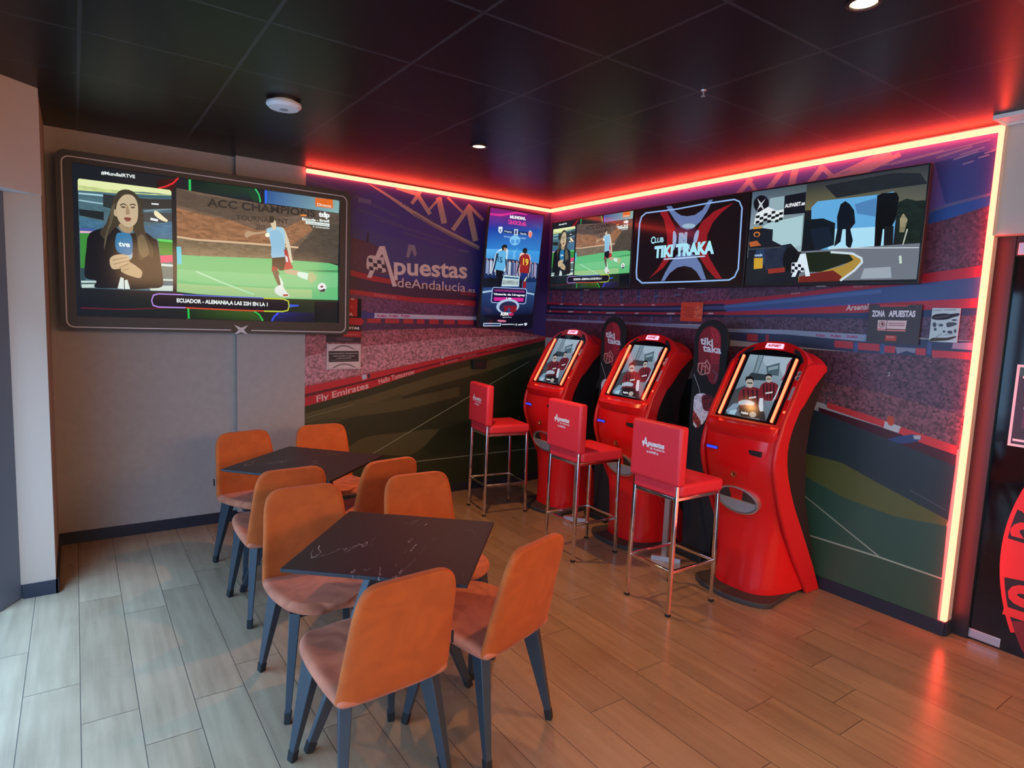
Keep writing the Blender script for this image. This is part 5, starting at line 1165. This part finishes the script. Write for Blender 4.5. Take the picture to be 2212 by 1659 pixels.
for cy, lab in ((-1.75, 'red betting terminal in the middle of the three'), (-2.775, 'red betting terminal nearest the door and upright neon')):
    c = copy_tree(T1); c.location = (0, cy, 0); c['label'] = lab
    # children copied with their place kept
# display boards between the terminals
def board(y, label):
    t = thing('display_board', label, 'display board', (-.25, y, 0), 0, 'display boards between the terminals')
    w = .145
    out = [(-w * .86, .05), (w * .86, .05), (w, .4), (w, .75), (w * .96, 1.2), (w, 1.56)] + [(w * math.cos(a), 1.57 + .145 * math.sin(a)) for a in [math.pi * i / 14 for i in range(1, 14)]] + [(-w, 1.56), (-w * .96, 1.2), (-w, .75), (-w, .4)]
    m = MB(); m.loft([[(x, a, z) for a, z in out] for x in (.0, -.02)]); m.build('panel', MT['matte_black'], t, .004)
    picture('print', 'board', MT['print'], t, (-.0205, .1425, .90), (0, -1, 0), (0, 0, 1), 1, 1)
    MB().box(-.31, -.29, .02, .065, .03, .56).build('stand_post', MT['steel'], t)
    MB().bar((-.36, .11, .018), (-.24, -.05, .018), .034, .034).build('stand_foot', MT['steel'], t)
    MB().bar((-.30, .04, .54), (-.01, .03, .54), .02, .02).build('stand_arm', MT['matte_black'], t)
    MB().box(-.12, .02, -.13, .13, 0, .05).build('base_block', MT['matte_black'], t, .006)
    return t
board(-1.265, 'black round-topped board between the far and middle terminals')
board(-2.245, 'black round-topped board between the middle and near terminals')

# ================================================================== STOOLS
def make_stool():
    t = thing('bar_stool', '', 'bar stool')
    # local +x faces the terminal, backrest at -x
    for sx, sy in ((-1, 1), (-1, -1), (1, 1), (1, -1)):
        top = .80 if sx < 0 else .70
        l = MB().bar((sx * .196, sy * .164, .004), (sx * .186, sy * .158, top), .021, .021, side=(1, 0, 0)).build('leg', MT['chrome'], t, .003)
        MB().bar((sx * .196, sy * .164, 0), (sx * .196, sy * .164, .014), .025, .025, side=(1, 0, 0)).build('foot_cap', MT['rubber'], l)
    for a, b in (((-.19, .162), (.19, .162)), ((-.19, -.162), (.19, -.162)), ((-.19, -.162), (-.19, .162)), ((.19, -.162), (.19, .162))):
        MB().bar((*a, .262), (*b, .262), .018, .018).build('footrest_rail', MT['chrome'], t, .003)
    fr = MB()
    for a, b in (((-.186, .158), (.186, .158)), ((-.186, -.158), (.186, -.158)), ((-.186, -.158), (-.186, .158)), ((.186, -.158), (.186, .158))): fr.bar((*a, .688), (*b, .688), .02, .02)
    fr.build('seat_frame', MT['chrome'], t, .003)
    MB().box(-.175, .20, -.185, .185, .70, .775).build('seat', MT['red_vinyl'], t, .02, seg=4)
    bk = MB().box(-.215, -.150, -.19, .19, .765, 1.108).build('backrest', MT['red_vinyl'], t, .018, seg=4)
    MB().box(-.200, -.165, -.16, .16, .70, .78).build('back_panel', MT['red_vinyl'], t, .008)
    lg = MB()
    def tx(s, y, z, w, h, bold=.03):
        tv, tf = text_geo(s, bold); lg.add([(-.2162, y - a * w, z + b * h) for a, b in tv], tf)
    tx('A', .095, .955, .044, .055); tx('puestas', .053, .965, .125, .030, .05); tx('de Andalucía', .035, .945, .11, .016, .01); tx('by AUPABET.es', .058, .922, .088, .013, .04)
    lg.add([(-.2163, .0975, .965), (-.2163, .073, .972), (-.2163, .078, .988), (-.2163, .100, .984)], [(0, 1, 2, 3)])
    lg.build('logo', MT['white_print'], bk)
    return t
ST = make_stool()
for i, (x, y, rz, lab) in enumerate(((-.95, -.635, -8, 'red vinyl bar stool in front of the terminal nearest the corner'), (-.945, -1.745, -2, 'red vinyl bar stool in front of the middle terminal'), (-.993, -2.632, 0, 'red vinyl bar stool in front of the terminal nearest the door'))):
    o = ST if i == 0 else copy_tree(ST)
    o.location = (x, y, 0); o.rotation_euler = (0, 0, R(rz)); o['label'] = lab; o['group'] = 'red bar stools at the terminals'

# ================================================================== TABLES
def make_table():
    t = thing('cafe_table', '', 'table')
    MB().box(-.34, .34, -.34, .34, .738, .752).build('tabletop', MT['marble'], t, .002)
    MB().box(-.10, .10, -.10, .10, .700, .737).build('under_frame', MT['dark_metal'], t, .003)
    for sx, sy in ((1, 1), (1, -1), (-1, 1), (-1, -1)):
        l = MB().bar((sx * .045, sy * .045, .72), (sx * .262, sy * .262, .01), .085, .05, .03, .024, side=(sx, sy, 0)).build('leg', MT['dark_metal'], t, .003)
        MB().bar((sx * .253, sy * .253, .04), (sx * .264, sy * .264, 0), .036, .032, .032, .03, side=(sx, sy, 0)).build('foot_cap', MT['rubber'], l, .004)
    return t
TB = make_table(); TB.location = (-2.888, -2.815, 0); TB.rotation_euler = (0, 0, R(49)); tag(TB, 'black marble square table in front, between four orange chairs', None, 'black marble cafe tables')
t2 = copy_tree(TB); t2.location = (-2.806, -1.31, 0); t2.rotation_euler = (0, 0, R(42)); t2['label'] = 'black marble square table farther back near the mural'

# ================================================================== CHAIRS
def make_chair():
    t = thing('velvet_chair', '', 'chair')
    # local +y faces forward; profile = (y, z, half width, edge lift)
    back = [(-.268, .843, .10), (-.268, .839, .138), (-.266, .824, .163), (-.262, .797, .179), (-.256, .755, .188), (-.246, .70, .193), (-.236, .64, .196), (-.224, .57, .203), (-.210, .50, .208), (-.196, .445, .212), (-.188, .425, .212)]
    seat = [(-.205, .432, .208), (-.165, .433, .213), (-.10, .440, .219), (-.02, .450, .222), (.06, .458, .220), (.13, .464, .212), (.18, .466, .196), (.215, .464, .165), (.232, .459, .115), (.236, .456, .07)]
    def shell(prof, name, th, m, isback):
        b = MB(); n = 10; rows = []
        for (y, z, w) in prof:
            row = []
            for i in range(n + 1):
                q = -1 + 2 * i / n; lift = q * q * q * q
                row.append((q * w, y + (.020 * lift * max(0, min(1, (.80 - z) / .2)) if isback else 0), z + (0 if isback else .012 * lift)))
            rows.append(row)
        b.loft(rows, cap=False, closed=False); o = b.build(name, m, t, smooth=180)
        s = o.modifiers.new('thickness', 'SOLIDIFY'); s.thickness = th; s.offset = 0
        s = o.modifiers.new('round', 'SUBSURF'); s.levels = 2; s.render_levels = 2
        return o
    bk = shell(back, 'backrest', .034, MT['velvet'], True)
    shell(seat, 'seat', .050, MT['velvet_seat'], False)
    MB().box(.214, .222, -.200, -.196, .52, .565).build('fabric_tag', MT['matte_black'], bk)
    MB().box(-.14, .14, -.13, .15, .405, .425).build('under_frame', MT['dark_metal'], t, .003)
    for sx, sy in ((1, 1), (1, -1), (-1, 1), (-1, -1)):
        top = Vector((sx * .155, .14 if sy > 0 else -.13, .432)); ft = Vector((sx * .205, .215 if sy > 0 else -.225, .012))
        l = MB().bar(top, ft, .072, .044, .024, .022, side=(sx * .35, sy, 0)).build('leg', MT['dark_metal'], t, .0025)
        dd = (top - ft).normalized(); MB().bar(ft + dd * .036, ft - Vector((0, 0, .012)), .031, .03, .029, .028, side=(sx * .35, sy, 0)).build('foot_cap', MT['rubber'], l, .004)
    return t
CH = make_chair()
chairs = [(-2.985, -.925, -78, 'orange velvet chair facing out at the far table against the grey wall'),
          (-2.49, -.86, -90, 'orange velvet chair at the far table in front of the pitch mural'),
          (-3.04, -1.525, 92, 'orange velvet chair with its back to the viewer at the left of the far table'),
          (-2.525, -1.55, 99, 'orange velvet chair with its back to the viewer at the right of the far table'),
          (-3.075, -2.415, -90, 'orange velvet chair with its seat under the left corner of the front table'),
          (-2.50, -2.43, -92, 'orange velvet chair behind the far corner of the front table'),
          (-3.105, -3.055, 94, 'orange velvet chair nearest the viewer, back turned, at the front table'),
          (-2.612, -3.015, 108, 'orange velvet chair right of the nearest chair, back turned, at the front table')]
for i, (x, y, f, lab) in enumerate(chairs):
    o = CH if i == 0 else copy_tree(CH)
    o.location = (x, y, 0); o.rotation_euler = (0, 0, R(f - 90)); o['label'] = lab; o['group'] = 'orange velvet chairs round the tables'
bpy.context.view_layer.update()
